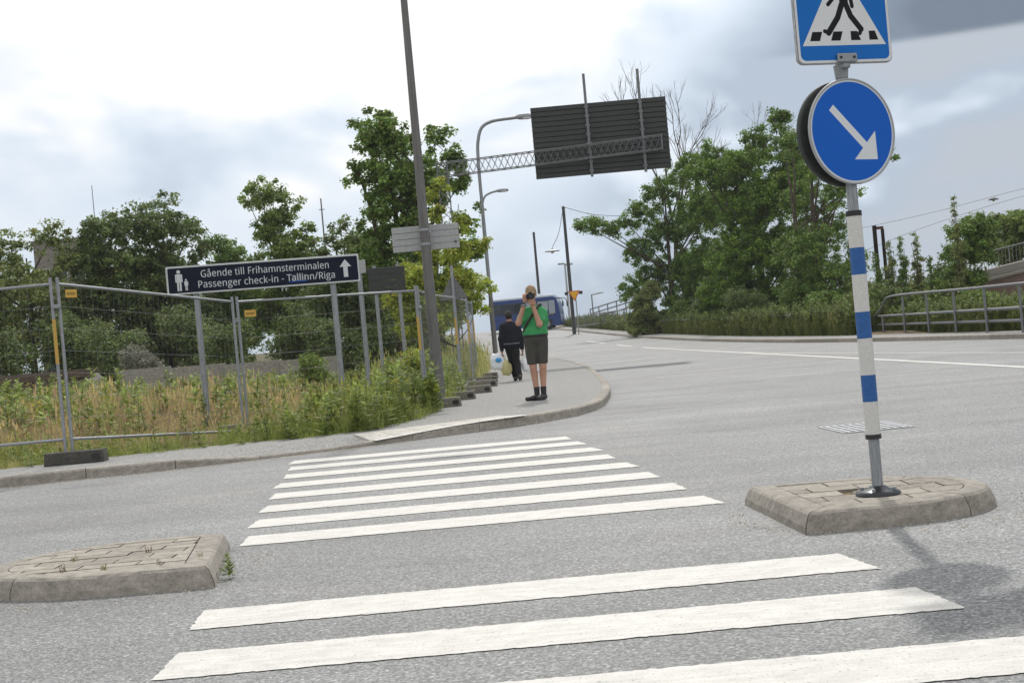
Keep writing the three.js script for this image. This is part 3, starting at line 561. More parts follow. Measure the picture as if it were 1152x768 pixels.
{ // overhead sign gantry, seen from behind
  const z = -46, gy = HZ(z);
  const t = thing('sign_gantry', 'overhead sign gantry with lattice arm and dark ribbed sign back', 'sign gantry', [0, 0, z]);
  const lattice = (a, b, w, h, n, axis) => { // four chords with crossed lacing
    const out = [], P = (k, i) => { const p = a.clone().lerp(b, k), oy = i < 2 ? h / 2 : -h / 2, oz = i % 2 ? w / 2 : -w / 2; return axis === 'x' ? p.add(V(0, oy, oz)) : p.add(V(oy, 0, oz)); };
    for (let i = 0; i < 4; i++) out.push(bar(P(0, i), P(1, i), 0.018, 6));
    for (let k = 0; k < n; k++) { const k0 = k / n, k1 = (k + 1) / n, km = (k0 + k1) / 2;
      for (const [p, q] of [[0, 2], [1, 3]]) { out.push(bar(P(k0, p), P(km, q), 0.0065, 5), bar(P(km, q), P(k1, p), 0.0065, 5), bar(P(k0, q), P(km, p), 0.0065, 5), bar(P(km, p), P(k1, q), 0.0065, 5)); }
      out.push(bar(P(k0, 0), P(k1, 1), 0.006, 5), bar(P(k0, 2), P(k1, 3), 0.006, 5)); }
    return join(out);
  };
  const lat = std(rgb(0.3, 0.31, 0.31), 0.55, { metalness: 0.4, map: metalMap });
  mesh('mast', lattice(V(-1.77, gy, 0), V(-1.77, 7.1, 0), 0.34, 0.34, 11, 'y'), lat, t);
  mesh('lattice_arm', lattice(V(-2.0, 6.79, 0), V(5.43, 7.07, 0), 0.36, 0.44, 18, 'x'), lat, t);
  mesh('arm_end', join([box(0.04, 0.52, 0.42, 5.45, 7.07, 0)]), lat, t);
  const s = mesh('sign_back', box(4.46, 2.34, 0.02, 3.52, 7.44, -0.42), M.signBack, t);
  const nP = 14; for (let i = 0; i < nP; i++) { const h = 2.38 / nP; mesh('panel', rbox(4.48, h - 0.018, 0.04, 3.52, 6.25 + h * (i + 0.5), -0.385, 0.016), M.signBack, s); }
  for (const x of [3.12, 4.9]) mesh('upright', join([box(0.085, 3.4, 0.09, x, 7.88, -0.3)]), lat, t);
  for (const x of [3.12, 4.9]) for (let i = 0; i < 8; i++) mesh('bolt_plate', box(0.15, 0.05, 0.03, x, 6.4 + i * 0.3, -0.352), M.galv, t);
}
{ // far masts, hanging lamp and its wire
  const mast = (label, x, z, h, r) => { const t = thing('mast', label, 'mast', [x, HZ(z) - 0.2, z], 0, 'dark masts on the bridge'); mesh('pole', cyl(r, r * 0.75, h, 0, 0, 0, 12), M.darkSteel, t); mesh('cap', lathe([[r * 0.85, 0], [r * 0.85, 0.15], [0, 0.22]], 12).translate(0, h, 0), M.darkSteel, t); };
  mast('dark mast rising behind the blue coach', 3.45, -155, 10.6, 0.17); mast('dark mast rising beside the yellow warning triangle', 5.2, -116, 10.6, 0.16);
  const cab = (label, pts, r) => tag(mesh('overhead_wire', tube(pts, r, 30, 5), M.darkSteel, scene), label, 'wire');
  cab('thin wire from the mast top to the hanging lamp', [V(5.2, 11.4, -116), V(4.6, 9.2, -116), V(3.98, 8.1, -116)], 0.022);
  cab('thin wire from the mast top towards the large trees', [V(5.2, 11.4, -116), V(7.5, 10.6, -116), V(11, 10.1, -116)], 0.022);
  const l = thing('hanging_lamp', 'small pale lamp hanging from a wire above the road', 'lamp', [3.98, 7.85, -116]);
  mesh('shade', lathe([[0, 0.24], [0.08, 0.22], [0.12, 0.12], [0.62, 0.02], [0.62, -0.03], [0, -0.03]], 20), M.galv, l);
  mesh('bulb', new THREE.SphereGeometry(0.14, 12, 8).translate(0, -0.06, 0), M.white, l);
  const p = thing('street_lamp', 'pale far lamp pole behind the coach and mast', 'street lamp', [6.35, HZ(-150) - 0.2, -150], 0, 'far lamp poles');
  mesh('pole', cyl(0.13, 0.09, 6.6, 0, 0, 0, 10), M.aluBack, p); mesh('lamp_head', join([rbox(0.9, 0.2, 0.4, 0.4, 6.65, 0, 0.06), rbox(0.7, 0.2, 0.4, -0.4, 6.75, 0, 0.06)]), M.aluBack, p);
  const q = thing('street_lamp', 'small far lamp on a thin pole behind the bridge railing', 'street lamp', [10.1, HZ(-170), -170], 0, 'far lamp poles');
  mesh('pole', cyl(0.09, 0.07, 3.9, 0, 0, 0, 10), M.lampPost, q); mesh('arm', bar(V(0, 3.85, 0), V(1.2, 4.0, 0), 0.06), M.lampPost, q); mesh('lamp_head', rbox(0.7, 0.14, 0.3, 1.1, 4.02, 0, 0.05), M.aluBack, q);
  // yellow triangle
  const y = thing('warning_triangle', 'yellow triangle sign with red edge hanging beside the dark mast', 'sign', [5.42, HZ(-115), -115]);
  mesh('pole', cyl(0.05, 0.05, 3.0, 0.1, 0, -0.05, 10), M.galv, y);
  const tri = (s) => { const h = new THREE.Shape(); h.moveTo(-s, s * 0.62); h.lineTo(s, s * 0.62); h.lineTo(0, -s * 1.1); h.closePath(); return h; };
  const red = mesh('red_edge', new THREE.ExtrudeGeometry(tri(0.46), { depth: 0.02, bevelEnabled: true, bevelSize: 0.03, bevelThickness: 0.004, bevelSegments: 2 }).translate(0, 3.25, 0), std(rgb(0.5, 0.03, 0.02), 0.5), y);
  mesh('yellow_field', new THREE.ShapeGeometry(tri(0.39)).translate(0, 3.255, 0.028), std(rgb(0.75, 0.4, 0.02), 0.5), red);
  mesh('side_box', join([rbox(0.3, 0.26, 0.18, -0.62, 3.38, 0, 0.03), rbox(0.3, 0.26, 0.18, 0.55, 3.38, -0.1, 0.03)]), M.black, y);
}

// ------------------------------------------------------------------ railings, walls, wires on the far side
{
  const A = V(12.95, 0, -27), B = V(13.02, 0, -50.3), d = B.clone().sub(A), len = d.length(), turn = Math.atan2(-d.z, d.x);
  const t = thing('guard_rail', 'grey pipe guard rail with sloping end beside the far footway', 'railing', [A.x, 0.12, A.z], turn);
  for (let x = 0.6; x < len - 0.2; x += 2.7) { mesh('post', bar(V(x, -0.1, 0), V(x, x > len - 1.6 ? 0.6 : 1.22, 0), 0.038, 10), M.rail, t); }
  mesh('post', bar(V(len, -0.1, 0), V(len, 0.62, 0), 0.038, 10), M.rail, t);
  mesh('top_rail', tube([V(0, 1.25, 0), V(len * 0.5, 1.25, 0), V(len - 2.1, 1.25, 0), V(len - 1.75, 1.2, 0), V(len - 1.0, 0.88, 0), V(len - 0.05, 0.6, 0)], 0.038, 60, 8), M.rail, t);
  mesh('middle_rail', bar(V(0, 0.66, 0.07), V(len, 0.6, 0.07), 0.042, 10), M.rail, t);
  mesh('lower_rail', bar(V(0, 0.32, 0.07), V(len, 0.3, 0.07), 0.042, 10), M.rail, t);
  // low barrier hidden in the grass under the trees
  const g = thing('crash_barrier', 'thin weathered barrier rail half lost in grass under the trees', 'barrier', [0, 0, 0]);
  const p = [[11.6, -58], [11.2, -66], [10.4, -78], [9.6, -90]].map(([x, z]) => V(x, HZ(z) + 0.95, z));
  mesh('rail', tube(p, 0.05, 30, 6), M.rail, g); mesh('rail', tube(p.map((q) => q.clone().add(V(0, -0.28, 0))), 0.05, 30, 6), M.rail, g);
  const c = new THREE.CatmullRomCurve3(p); for (let i = 0; i <= 12; i++) { const q = c.getPointAt(i / 12); mesh('post', bar(V(q.x + 0.06, q.y - 1, q.z), V(q.x + 0.06, q.y + 0.04, q.z), 0.04, 6), M.rail, g); }
  // bridge railing at the crest
  const b = thing('bridge_railing', 'far grey bridge railing with close bars near the crest of the road', 'railing', [0, 0, 0]);
  const a0 = V(5.95, HZ(-128) + 0.1, -128), a1 = V(9.3, HZ(-112) + 0.6, -112), n = 26;
  mesh('top_rail', bar(a0.clone().add(V(0, 1.1, 0)), a1.clone().add(V(0, 1.1, 0)), 0.05, 6), M.rail, b); mesh('bottom_rail', bar(a0.clone().add(V(0, 0.25, 0)), a1.clone().add(V(0, 0.25, 0)), 0.04, 6), M.rail, b);
  for (let i = 0; i <= n; i++) { const q = a0.clone().lerp(a1, i / n); mesh('baluster', bar(q, q.clone().add(V(0, 1.1, 0)), i % 5 ? 0.02 : 0.05, 5), M.rail, b); }
  const b2 = thing('bridge_railing', 'second railing stepping up behind the bridge railing', 'railing', [0, 0, 0]);
  const c0 = V(7.7, HZ(-134) + 0.5, -134), c1 = V(11.5, HZ(-128) + 1.5, -128);
  for (const y of [0.3, 0.75, 1.2]) mesh('rail', bar(c0.clone().add(V(0, y, 0)), c1.clone().add(V(0, y, 0)), 0.06, 6), M.rail, b2);
  for (let i = 0; i <= 5; i++) { const q = c0.clone().lerp(c1, i / 5); mesh('post', bar(q.clone().add(V(0, -0.8, 0)), q.clone().add(V(0, 1.22, 0)), 0.06, 6), M.rail, b2); }
}
{ // brown retaining wall with a walk and railing rising to the right
  const t = thing('retaining_wall', 'reddish brown sloping retaining wall with railing behind the bushes', 'wall', [18.9, 0, -58], -0.12);
  const s = new THREE.Shape(); s.moveTo(-1.2, -0.5); s.lineTo(9, -0.5); s.lineTo(9, 3.0); s.lineTo(0, 1.55); s.closePath();
  mesh('wall', boxUV(new THREE.ExtrudeGeometry(s, { depth: 0.3, bevelEnabled: false }), 1.5), std(rgb(0.3, 0.22, 0.2), 0.95, { map: concreteMap, bumpMap: grainBump, bumpScale: 0.004 }), t);
  mesh('coping', box(9.3, 0.1, 0.5, 4.5, 0, 0.15).rotateZ(Math.atan2(1.45, 9)).translate(0, 1.6, 0), M.concrete, t);
  const q = mesh('walk_slope', box(9.3, 0.5, 2.0, 4.5, 0, -1.3).rotateZ(Math.atan2(1.45, 9)).translate(0, 1.75, 0), M.concrete, t);
  const at = (x) => V(x, 1.62 + x * 0.161, -2.1);
  mesh('top_rail', bar(at(-1).add(V(0, 1.1, 0)), at(9).add(V(0, 1.1, 0)), 0.035, 6), M.rail, t); mesh('bottom_rail', bar(at(-1).add(V(0, 0.2, 0)), at(9).add(V(0, 0.2, 0)), 0.03, 6), M.rail, t);
  for (let i = 0; i <= 66; i++) mesh('baluster', bar(at(-1 + i * 0.15), at(-1 + i * 0.15).add(V(0, 1.1, 0)), i % 11 ? 0.012 : 0.03, 5), M.rail, t);
}
{ // leaning pair of old posts, wires and a small lamp on them
  const t = thing('old_post', 'dark weathered twin post standing among the saplings', 'post', [18.5, 0.5, -70]);
  mesh('upright', join([box(0.16, 4.5, 0.2, 0, 2.3, 0), box(0.12, 4.3, 0.2, 0.42, 2.2, -0.1)]), std(rgb(0.07, 0.05, 0.045), 0.9, { map: barkMap }), t);
  mesh('cross_piece', box(0.5, 0.14, 0.16, 0.2, 4.42, -0.05), std(rgb(0.1, 0.05, 0.04), 0.9), t);
  const w = (label, pts, r = 0.009) => tag(mesh('overhead_wire', tube(pts, r, 40, 5), M.darkSteel, scene), label, 'wire');
  w('upper overhead wire carrying a small lamp, at the right', [V(17.2, 4.9, -70), V(21.5, 5.45, -70), V(25.0, 6.05, -70), V(30, 6.85, -70)]);
  w('lower overhead wire sagging towards the old post', [V(17.4, 3.7, -70), V(21, 4.75, -70), V(25.2, 5.7, -70), V(30, 6.5, -70)]);
  const l = thing('wire_lamp', 'tiny pale lamp hanging on the overhead wire', 'lamp', [24.55, 5.8, -70]);
  mesh('shade', lathe([[0, 0.16], [0.07, 0.13], [0.28, 0.0], [0, 0.0]], 16), M.galv, l); mesh('bulb', new THREE.SphereGeometry(0.07, 10, 8).translate(0, -0.02, 0), M.white, l);
}
{ // low barriers across the lot
  const br = std(rgb(0.16, 0.12, 0.095), 0.95, { map: concreteMap });
  const labels = ['pale concrete barrier block nearest the boulder', 'second pale concrete barrier block from the boulder', 'third pale concrete barrier block from the boulder', 'last pale concrete barrier block, behind the direction sign'];
  for (let i = 0; i < 4; i++) {
    const x = -10.55 + i * 1.62, y = fieldY(x, -40) + 0.2;
    const t = thing('barrier_block', labels[i], 'barrier', [x, y, -40 + i * 0.3], -0.02, 'concrete barriers across the overgrown lot');
    const s = new THREE.Shape(); s.moveTo(-0.3, 0); s.lineTo(0.3, 0); s.lineTo(0.14, 0.3); s.lineTo(0.1, 0.72); s.lineTo(-0.1, 0.72); s.lineTo(-0.14, 0.3); s.closePath();
    mesh('block', boxUV(new THREE.ExtrudeGeometry(s, { depth: 1.55, bevelEnabled: true, bevelSize: 0.01, bevelThickness: 0.01, bevelSegments: 1 }).translate(0, 0, -0.775).rotateY(Math.PI / 2), 1), M.concrete, t);
    mesh('dark_slot_boxes', join([box(0.25, 0.08, 0.62, -0.4, 0.05, 0), box(0.25, 0.08, 0.62, 0.4, 0.05, 0)]), M.rubber, t);  // dark boxes, the shade inside the slots is put into their colour
  }
  const t = thing('timber_barrier', 'brown timber barrier at the left behind the tall weeds', 'barrier', [-13.9, fieldY(-13.9, -40) + 0.2, -40]);
  for (let i = 0; i < 2; i++) mesh('plank', rbox(4.2, 0.25, 0.06, 0, 0.36 + i * 0.29, 0, 0.015), br, t);
  for (const x of [-1.9, 0, 1.9]) mesh('post', rbox(0.14, 0.9, 0.14, x, 0.3, -0.1, 0.015), br, t);
  const b = new THREE.IcosahedronGeometry(0.3, 4), p = b.attributes.position; for (let i = 0; i < p.count; i++) { const v = V(p.getX(i), p.getY(i), p.getZ(i)), k = 1 + fbm(v.x * 3, v.y * 3, v.z * 3, 3) * 0.35; p.setXYZ(i, v.x * k * 1.0, v.y * k * 1.35, v.z * k); } b.computeVertexNormals();
  const s = mesh('boulder', boxUV(b, 0.8), M.concrete, scene); s.position.set(-11.7, fieldY(-11.7, -39.3) + 0.45, -39.3); tag(s, 'pale rounded boulder at the end of the concrete barriers', 'boulder');
}
{ // tower block far behind the trees, aerials
  const t = thing('far_building', 'grey flat-roofed building top showing between the left trees', 'building', [-37.6, HZ(-120) - 1, -122]);
  mesh('wall', boxUV(box(4.6, 12.6, 5, 0, 6.3, 0), 3), M.farWall ??= std(rgb(0.34, 0.32, 0.3), 0.95, { map: concreteMap }), t);
  mesh('roof', box(4.9, 0.25, 5.3, 0, 12.72, 0), std(rgb(0.12, 0.11, 0.11), 0.8), t);
  for (let i = 0; i < 3; i++) for (let j = 0; j < 4; j++) { const w = mesh('window', box(0.9, 1.2, 0.08, -1.5 + i * 1.5, 2 + j * 2.6, 2.51), M.white, t); mesh('pane', box(0.76, 1.06, 0.02, -1.5 + i * 1.5, 2 + j * 2.6, 2.56), M.glass, w); }
  const a = thing('radio_aerial', 'hair-thin radio aerial above the left trees', 'aerial', [-34.6, HZ(-120), -120], 0, 'thin aerials over the tree tops');
  mesh('rod', cyl(0.06, 0.03, 16.2, 0, 0, 0, 6), M.lampPost, a); mesh('cross_rod', bar(V(-0.25, 12.8, 0), V(0.25, 12.8, 0), 0.02, 5), M.lampPost, a);
  const b = thing('radio_aerial', 'thin aerial above the trees left of the lamp post', 'aerial', [-12.67, HZ(-100), -100], 0, 'thin aerials over the tree tops');
  mesh('rod', cyl(0.1, 0.05, 11.6, 0, 0, 0, 6), M.lampPost, b); mesh('cross_rod', bar(V(-0.2, 10.8, 0), V(0.2, 10.8, 0), 0.03, 5), M.lampPost, b);
}

// ------------------------------------------------------------------ trees
const leafTones = { dark: [0.195, 0.26, 0.085], mid: [0.19, 0.29, 0.06], olive: [0.25, 0.305, 0.10], bright: [0.40, 0.47, 0.085], maple: [0.175, 0.285, 0.036], grey: [0.3, 0.31, 0.25] };
function leafGeo(clumps, size, tone, vary = 0.35) {
  // clumps: [x,y,z,r,count,lift]; every leaf a folded four-point blade with its own lie
  let n = 0; for (const c of clumps) n += c[4];
  const pos = new Float32Array(n * 18), nor = new Float32Array(n * 18), col = new Float32Array(n * 18); let o = 0;
  const a = V(), b = V(), nn = V(), t = V(), q = V(), e1 = V(), e2 = V(), P = [V(), V(), V(), V()];
  for (const [cx, cy, cz, cr, cnt, cb] of clumps) for (let i = 0; i < cnt; i++) {
    q.set(gauss(), gauss() * 0.8, gauss()).multiplyScalar(cr * 0.62); const x = cx + q.x, y = cy + q.y, z = cz + q.z;
    nn.set(q.x / cr * 0.7 + gauss() * 0.6, 0.55 + gauss() * 0.5, q.z / cr * 0.7 + gauss() * 0.6).normalize();
    t.set(gauss(), gauss() * 0.6 - 0.15, gauss()); a.copy(t).addScaledVector(nn, -t.dot(nn)).normalize(); b.crossVectors(nn, a);
    const s = size * 0.72 * rr(0.55, 1.3), w = s * rr(0.32, 0.48);
    P[0].set(x, y, z); P[1].set(x, y, z).addScaledVector(a, s * 0.5).addScaledVector(b, w).addScaledVector(nn, s * 0.1); P[2].set(x, y, z).addScaledVector(a, s).addScaledVector(nn, -s * 0.12); P[3].set(x, y, z).addScaledVector(a, s * 0.5).addScaledVector(b, -w).addScaledVector(nn, s * 0.1);
    const k = cb * (1 + gauss() * vary * 0.6), yel = rnd() < 0.1 ? 1.35 : 1 + gauss() * 0.12, cr0 = tone[0] * k * yel, cg = tone[1] * k, cbb = tone[2] * k;
    for (const tri of [[0, 1, 2], [0, 2, 3]]) {
      e1.subVectors(P[tri[1]], P[tri[0]]); e2.subVectors(P[tri[2]], P[tri[0]]); e1.cross(e2).normalize();
      for (const v of tri) { pos[o] = P[v].x; pos[o + 1] = P[v].y; pos[o + 2] = P[v].z; nor[o] = e1.x; nor[o + 1] = e1.y; nor[o + 2] = e1.z; col[o] = cr0; col[o + 1] = cg; col[o + 2] = cbb; o += 3; }
    }
  }
  const g = new THREE.BufferGeometry(); g.setAttribute('position', new THREE.BufferAttribute(pos, 3)); g.setAttribute('normal', new THREE.BufferAttribute(nor, 3)); g.setAttribute('color', new THREE.BufferAttribute(col, 3));
  return g;
}
// blobs: [dx, y, r] seen from the front; depth is filled in so that the crown is round
function tree(name, label, category, x, z, blobs, o) {
  const gy = o.y ?? HZ(z), t = thing(name, label, category, [x, gy, z], 0, o.group);
  const size = o.leaf, all = [], wood = [], ymin = Math.min(...blobs.map((b) => b[1])), ymax = Math.max(...blobs.map((b) => b[1])), halfW = Math.max(...blobs.map((b) => Math.abs(b[0]) + b[2]));
  const top = V(gauss() * 0.2, ymax * 0.9, gauss() * 0.3), trunkTop = V(top.x * 0.5 + (o.lean ?? 0), ymin + (ymax - ymin) * 0.55, 0);
  const stems = o.stems ?? 1; const trunkC = [];
  for (let s = 0; s < stems; s++) {
    const off = stems > 1 ? (s - (stems - 1) / 2) * 0.5 : 0, pts = [V(off * 0.6, -0.3, gauss() * 0.1), V(off + gauss() * 0.1, ymin * 0.7 + 0.2, gauss() * 0.15), V(trunkTop.x + off * 1.7, trunkTop.y, gauss() * 0.3), V(top.x + off * 2.4, top.y, top.z)];
    trunkC.push(new THREE.CatmullRomCurve3(pts)); wood.push(limb(pts, o.trunk, o.trunk * 0.14, 12, 8));
  }
  for (const [bx, by, br] of blobs) {
    const depthBlobs = o.flat ? [0] : (br > halfW * 0.28 ? [-0.55, 0.35, 1.0] : [rr(-0.5, 0.5)]);
    for (const dz of depthBlobs) {
      const room = Math.sqrt(Math.max(0.05, 1 - (bx / (halfW + 0.3)) ** 2)) * halfW * 0.75, bz = dz * room + gauss() * 0.15, k = dz === 0.35 || depthBlobs.length === 1 ? 1 : 0.85, rb = br * k * rr(0.9, 1.08);
      const tc = trunkC[(rnd() * stems) | 0], f = Math.min(0.92, Math.max(0.18, (by / ymax) * 0.72)), from = tc.getPoint(f), C = V(bx, by, bz);
      const mid = from.clone().lerp(C, 0.5).add(V(gauss() * 0.15, -0.1 + gauss() * 0.15, gauss() * 0.15));
      wood.push(limb([from, mid, C], o.trunk * 0.3, o.trunk * 0.07, 6, 5));
      const nC = Math.max(5, Math.round(o.clumps * rb * rb * 11));
      for (let i = 0; i < nC; i++) {
        const dir = V(gauss(), gauss() * 0.85 + 0.12, gauss()).normalize(), rad = rb * Math.pow(rnd(), 0.42) * 1.06, p = C.clone().addScaledVector(dir, rad), cr = rr(0.2, 0.42) * (o.clumpR ?? 1);
        if (fbm(p.x * 0.9 + x, p.y * 0.9, p.z * 0.9 + z, 2) < (o.gap ?? -0.42)) continue;
        if (i % 3 === 0) wood.push(limb([C, C.clone().lerp(p, 0.55).add(V(0, -0.06, 0)), p], o.trunk * 0.07, 0.008, 3, 4));
        all.push([p.x, p.y, p.z, cr, Math.round(o.per * (o.den ?? 1.65) * rr(0.6, 1.3)), rr(0.7, 1.3)]);
      }
    }
  }
  mesh('trunk', join(wood), o.bark ?? M.bark, t);
  mesh('crown', leafGeo(all, size, leafTones[o.tone]), M.leaf, t);
  return t;
}
seed = 99;
leafTones.bright2 = [0.22, 0.30, 0.07];
tree('oak_tree', 'large loose crowned tree behind the tall lamp post', 'tree', -3.51, -52, [[-0.76,9.0,0.86],[-0.14,8.51,0.86],[1.35,8.54,0.82],[1.88,7.84,0.66],[-1.54,7.61,0.66],[-0.44,7.05,1.05],[0.86,6.77,1.12],[2.01,6.77,0.72],[2.34,5.65,0.66],[-0.92,5.38,0.92],[0.69,4.91,1.18],[1.98,4.53,0.79],[-1.52,4.18,0.92],[-0.27,3.41,1.12],[1.18,2.95,0.99]], { leaf: 0.2, tone: 'mid', trunk: 0.2, clumps: 3.4, per: 46, gap: -0.1, stems: 4 });
tree('young_tree', 'bright yellow-green young tree beside the fence and street lamp', 'tree', -1.73, -38, [[0.36,3.55,0.48],[-0.66,2.92,0.53],[0.53,2.69,0.58],[1.16,3.6,0.26],[-0.25,3.49,0.43],[-1.17,2.6,0.48],[0.83,2.06,0.43],[-0.02,2.02,0.67],[-0.88,1.85,0.53],[1.2,2.63,0.24],[0.56,4.38,0.29],[0.1,4.6,0.3],[-0.05,5.1,0.28],[0.25,5.4,0.22],[0.3,4.0,0.32]], { leaf: 0.12, tone: 'bright', trunk: 0.06, clumps: 9, per: 40, clumpR: 0.6, stems: 2 });
tree('tree', 'dark bushy tree at the left edge above the first fence panel', 'tree', -18.71, -55, [[-0.42,6.17,0.91],[0.76,6.52,0.91],[1.5,5.4,0.7],[-0.38,4.7,1.11],[0.97,4.23,1.11],[-1.2,3.37,1.18],[0.33,2.89,1.18],[-1.86,5.7,1.18],[1.54,2.78,0.91],[-2.22,3.64,1.39]], { leaf: 0.17, tone: 'olive', trunk: 0.2, clumps: 3.2, per: 60, den: 0.95, group: 'trees behind the fenced lot' });
tree('tree', 'dense tree behind the yellow-labelled fence panel', 'tree', -16.42, -58, [[-0.16,6.65,0.88],[0.88,6.78,0.88],[-0.69,5.7,0.88],[0.56,5.23,1.25],[-0.47,4.03,1.17],[0.97,3.71,1.25],[-0.43,2.48,1.17],[1.02,2.24,1.1]], { leaf: 0.17, tone: 'dark', trunk: 0.2, clumps: 3.2, per: 60, den: 0.95, group: 'trees behind the fenced lot' });
tree('tree', 'dense high tree just left of the direction sign', 'tree', -14.52, -60, [[0.43,7.82,0.61],[-0.32,7.12,0.91],[0.9,6.75,0.91],[1.58,5.81,0.68],[0.02,5.38,1.29],[1.07,4.33,1.14],[-0.34,3.5,1.37],[1.31,2.78,1.29],[0.09,1.94,1.14]], { leaf: 0.17, tone: 'dark', trunk: 0.2, clumps: 3.2, per: 60, den: 0.95, group: 'trees behind the fenced lot' });
tree('tree', 'lower tree behind the left half of the direction sign', 'tree', -12.92, -64, [[0.22,6.11,0.73],[0.82,5.53,0.81],[0.02,4.79,1.05],[0.95,3.89,1.13],[-0.14,2.98,1.3],[1.01,2.26,1.22]], { leaf: 0.17, tone: 'mid', trunk: 0.16, clumps: 3, per: 60, den: 0.95, group: 'trees behind the fenced lot' });
tree('tree', 'open light-leaved tree rising above the direction sign', 'tree', -9.75, -60, [[-0.06,7.93,0.68],[-0.81,7.62,0.49],[0.77,7.47,0.61],[0.14,6.77,0.84],[1.43,6.27,0.57],[-0.49,6.14,0.61],[0.78,5.45,0.91],[-0.13,4.58,0.99],[1.25,4.27,0.91],[-0.2,3.06,1.14],[1.08,2.38,1.14]], { leaf: 0.17, tone: 'bright2', trunk: 0.15, clumps: 3.4, per: 46, gap: -0.22, group: 'trees behind the fenced lot' });
tree('tree', 'dark tree between the direction sign and the tall lamp post', 'tree', -6.45, -56, [[0.09,5.82,0.64],[-0.68,5.08,0.64],[0.74,5.13,0.71],[-0.06,4.13,0.92],[0.78,3.52,0.92],[-0.68,3.12,0.99],[0.31,2.32,1.06],[1.37,2.22,0.92],[-1.15,1.92,0.92]], { leaf: 0.17, tone: 'dark', trunk: 0.18, clumps: 3.2, per: 60, den: 0.95, group: 'trees behind the fenced lot' });
tree('maple_tree', 'leftmost of the large trees, one branch reaching over the road', 'tree', 10.94, -94, [[-5.5,7.7,0.54],[-4.57,7.49,0.65],[-3.51,7.28,0.71],[-2.41,7.54,0.71],[-1.34,8.16,0.95],[-0.04,9.42,1.19],[1.43,10.48,1.19],[-1.77,5.39,1.19],[0.13,6.6,1.67],[2.38,7.71,1.78],[-0.55,3.67,1.67],[2.16,3.85,2.02],[-1.98,3.02,1.19],[0.76,1.58,1.67]], { leaf: 0.2, tone: 'maple', trunk: 0.24, clumps: 3.2, per: 62, clumpR: 1.3, gap: -0.9, den: 1.35, group: 'large trees beyond the far kerb' });
tree('maple_tree', 'broad dark tree in the middle of the large group', 'tree', 13.86, -80, [[-1.61,10.27,0.81],[-2.34,9.01,1.11],[-0.46,9.0,1.42],[1.05,10.54,1.01],[2.15,11.45,0.91],[0.37,6.89,1.82],[2.48,7.72,1.62],[-0.63,4.18,1.82],[1.91,4.21,1.82],[3.44,9.92,1.11],[-1.59,1.98,1.52],[0.91,1.51,1.62],[2.13,9.53,1.22]], { leaf: 0.19, tone: 'maple', trunk: 0.3, clumps: 3.3, per: 64, clumpR: 1.2, stems: 3, den: 1.2, gap: -0.9, group: 'large trees beyond the far kerb' });
tree('maple_tree', 'large tree partly hidden behind the round arrow sign', 'tree', 14.34, -67, [[0.1,9.12,0.76],[1.04,8.1,0.93],[1.58,6.56,0.93],[0.55,6.02,1.27],[1.5,4.66,1.1],[-0.28,3.75,1.36],[1.56,2.95,0.93],[0.2,2.01,1.44],[1.56,1.46,0.85],[-0.55,0.8,1.02],[1.8,8.03,0.51],[4.34,7.98,0.38],[3.26,7.69,0.38],[2.55,6.9,0.59]], { leaf: 0.17, tone: 'mid', trunk: 0.24, clumps: 3.3, per: 60, clumpR: 1.1, stems: 2, den: 1.25, gap: -0.9, group: 'large trees beyond the far kerb' });
tree('shrub', 'rounded shrub at the left foot of the large trees', 'shrub', 8.6, -91, [[0.04,1.93,0.82],[0.7,2.74,0.76],[-0.5,1.1,0.58],[0.78,0.98,0.7],[0,0.4,0.7],[0.6,0.35,0.6],[-0.5,0.3,0.5]], { leaf: 0.15, tone: 'olive', trunk: 0.06, clumps: 5, per: 60 });
tree('shrub', 'dark shrub left of the banded post at the railing end', 'shrub', 13.4, -60, [[-0.07,1.18,0.68],[0.48,0.94,0.68],[-0.5,0.57,0.53],[1.07,1.08,0.53],[0.61,0.24,0.46]], { leaf: 0.15, tone: 'mid', trunk: 0.05, clumps: 5, per: 60 });
tree('leafy_tree', 'leafy low tree above the brown wall', 'tree', 18.06, -56, [[0.18,3.63,0.5],[0.83,3.71,0.64],[-0.24,2.85,0.43],[0.57,2.78,0.64],[-0.57,1.99,0.5],[0.13,1.75,0.57]], { leaf: 0.15, tone: 'mid', trunk: 0.08, clumps: 6, per: 50 });
tree('leafy_tree', 'yellowish leafy tree at the right edge behind the wall', 'tree', 23.63, -66, [[-0.11,4.12,0.75],[0.66,4.26,0.67],[-0.61,3.11,0.75],[0.41,2.81,0.75],[1.33,3.69,0.92]], { leaf: 0.17, tone: 'bright2', trunk: 0.1, clumps: 5, per: 50 });
tree('bush', 'wide low bush behind the guard rail', 'bush', 14.25, -52, [[-0.52,1.51,0.46],[-0.05,1.21,0.46],[0.51,1.26,0.43],[1.09,1.04,0.46],[-1.06,1.07,0.46],[1.73,0.82,0.43],[-0.27,0.66,0.46],[0.87,0.46,0.46]], { leaf: 0.13, tone: 'dark', trunk: 0.04, clumps: 8, per: 50, clumpR: 0.7 });
// second row of trees that closes the view behind the lot
[[-27.5, -72, 'back row tree at the far left behind the others'], [-18.3, -74, 'back row tree between the two leftmost crowns'], [-14.5, -76, 'back row tree behind the dense high tree'], [-10.5, -74, 'back row tree behind the direction sign'], [-7, -72, 'back row tree behind the large loose crowned tree']].forEach(([x, z, label], i) => {
  const b = []; for (let k = 0; k < 9; k++) b.push([gauss() * 1.5, 1.6 + k * 0.5 + gauss() * 0.3, rr(1.0, 1.5)]);
  tree('tree', label, 'tree', x, z, b, { leaf: 0.22, tone: 'dark', trunk: 0.2, clumps: 2.2, per: 50, clumpR: 1.3, den: 0.6, group: 'trees behind the fenced lot' });
});
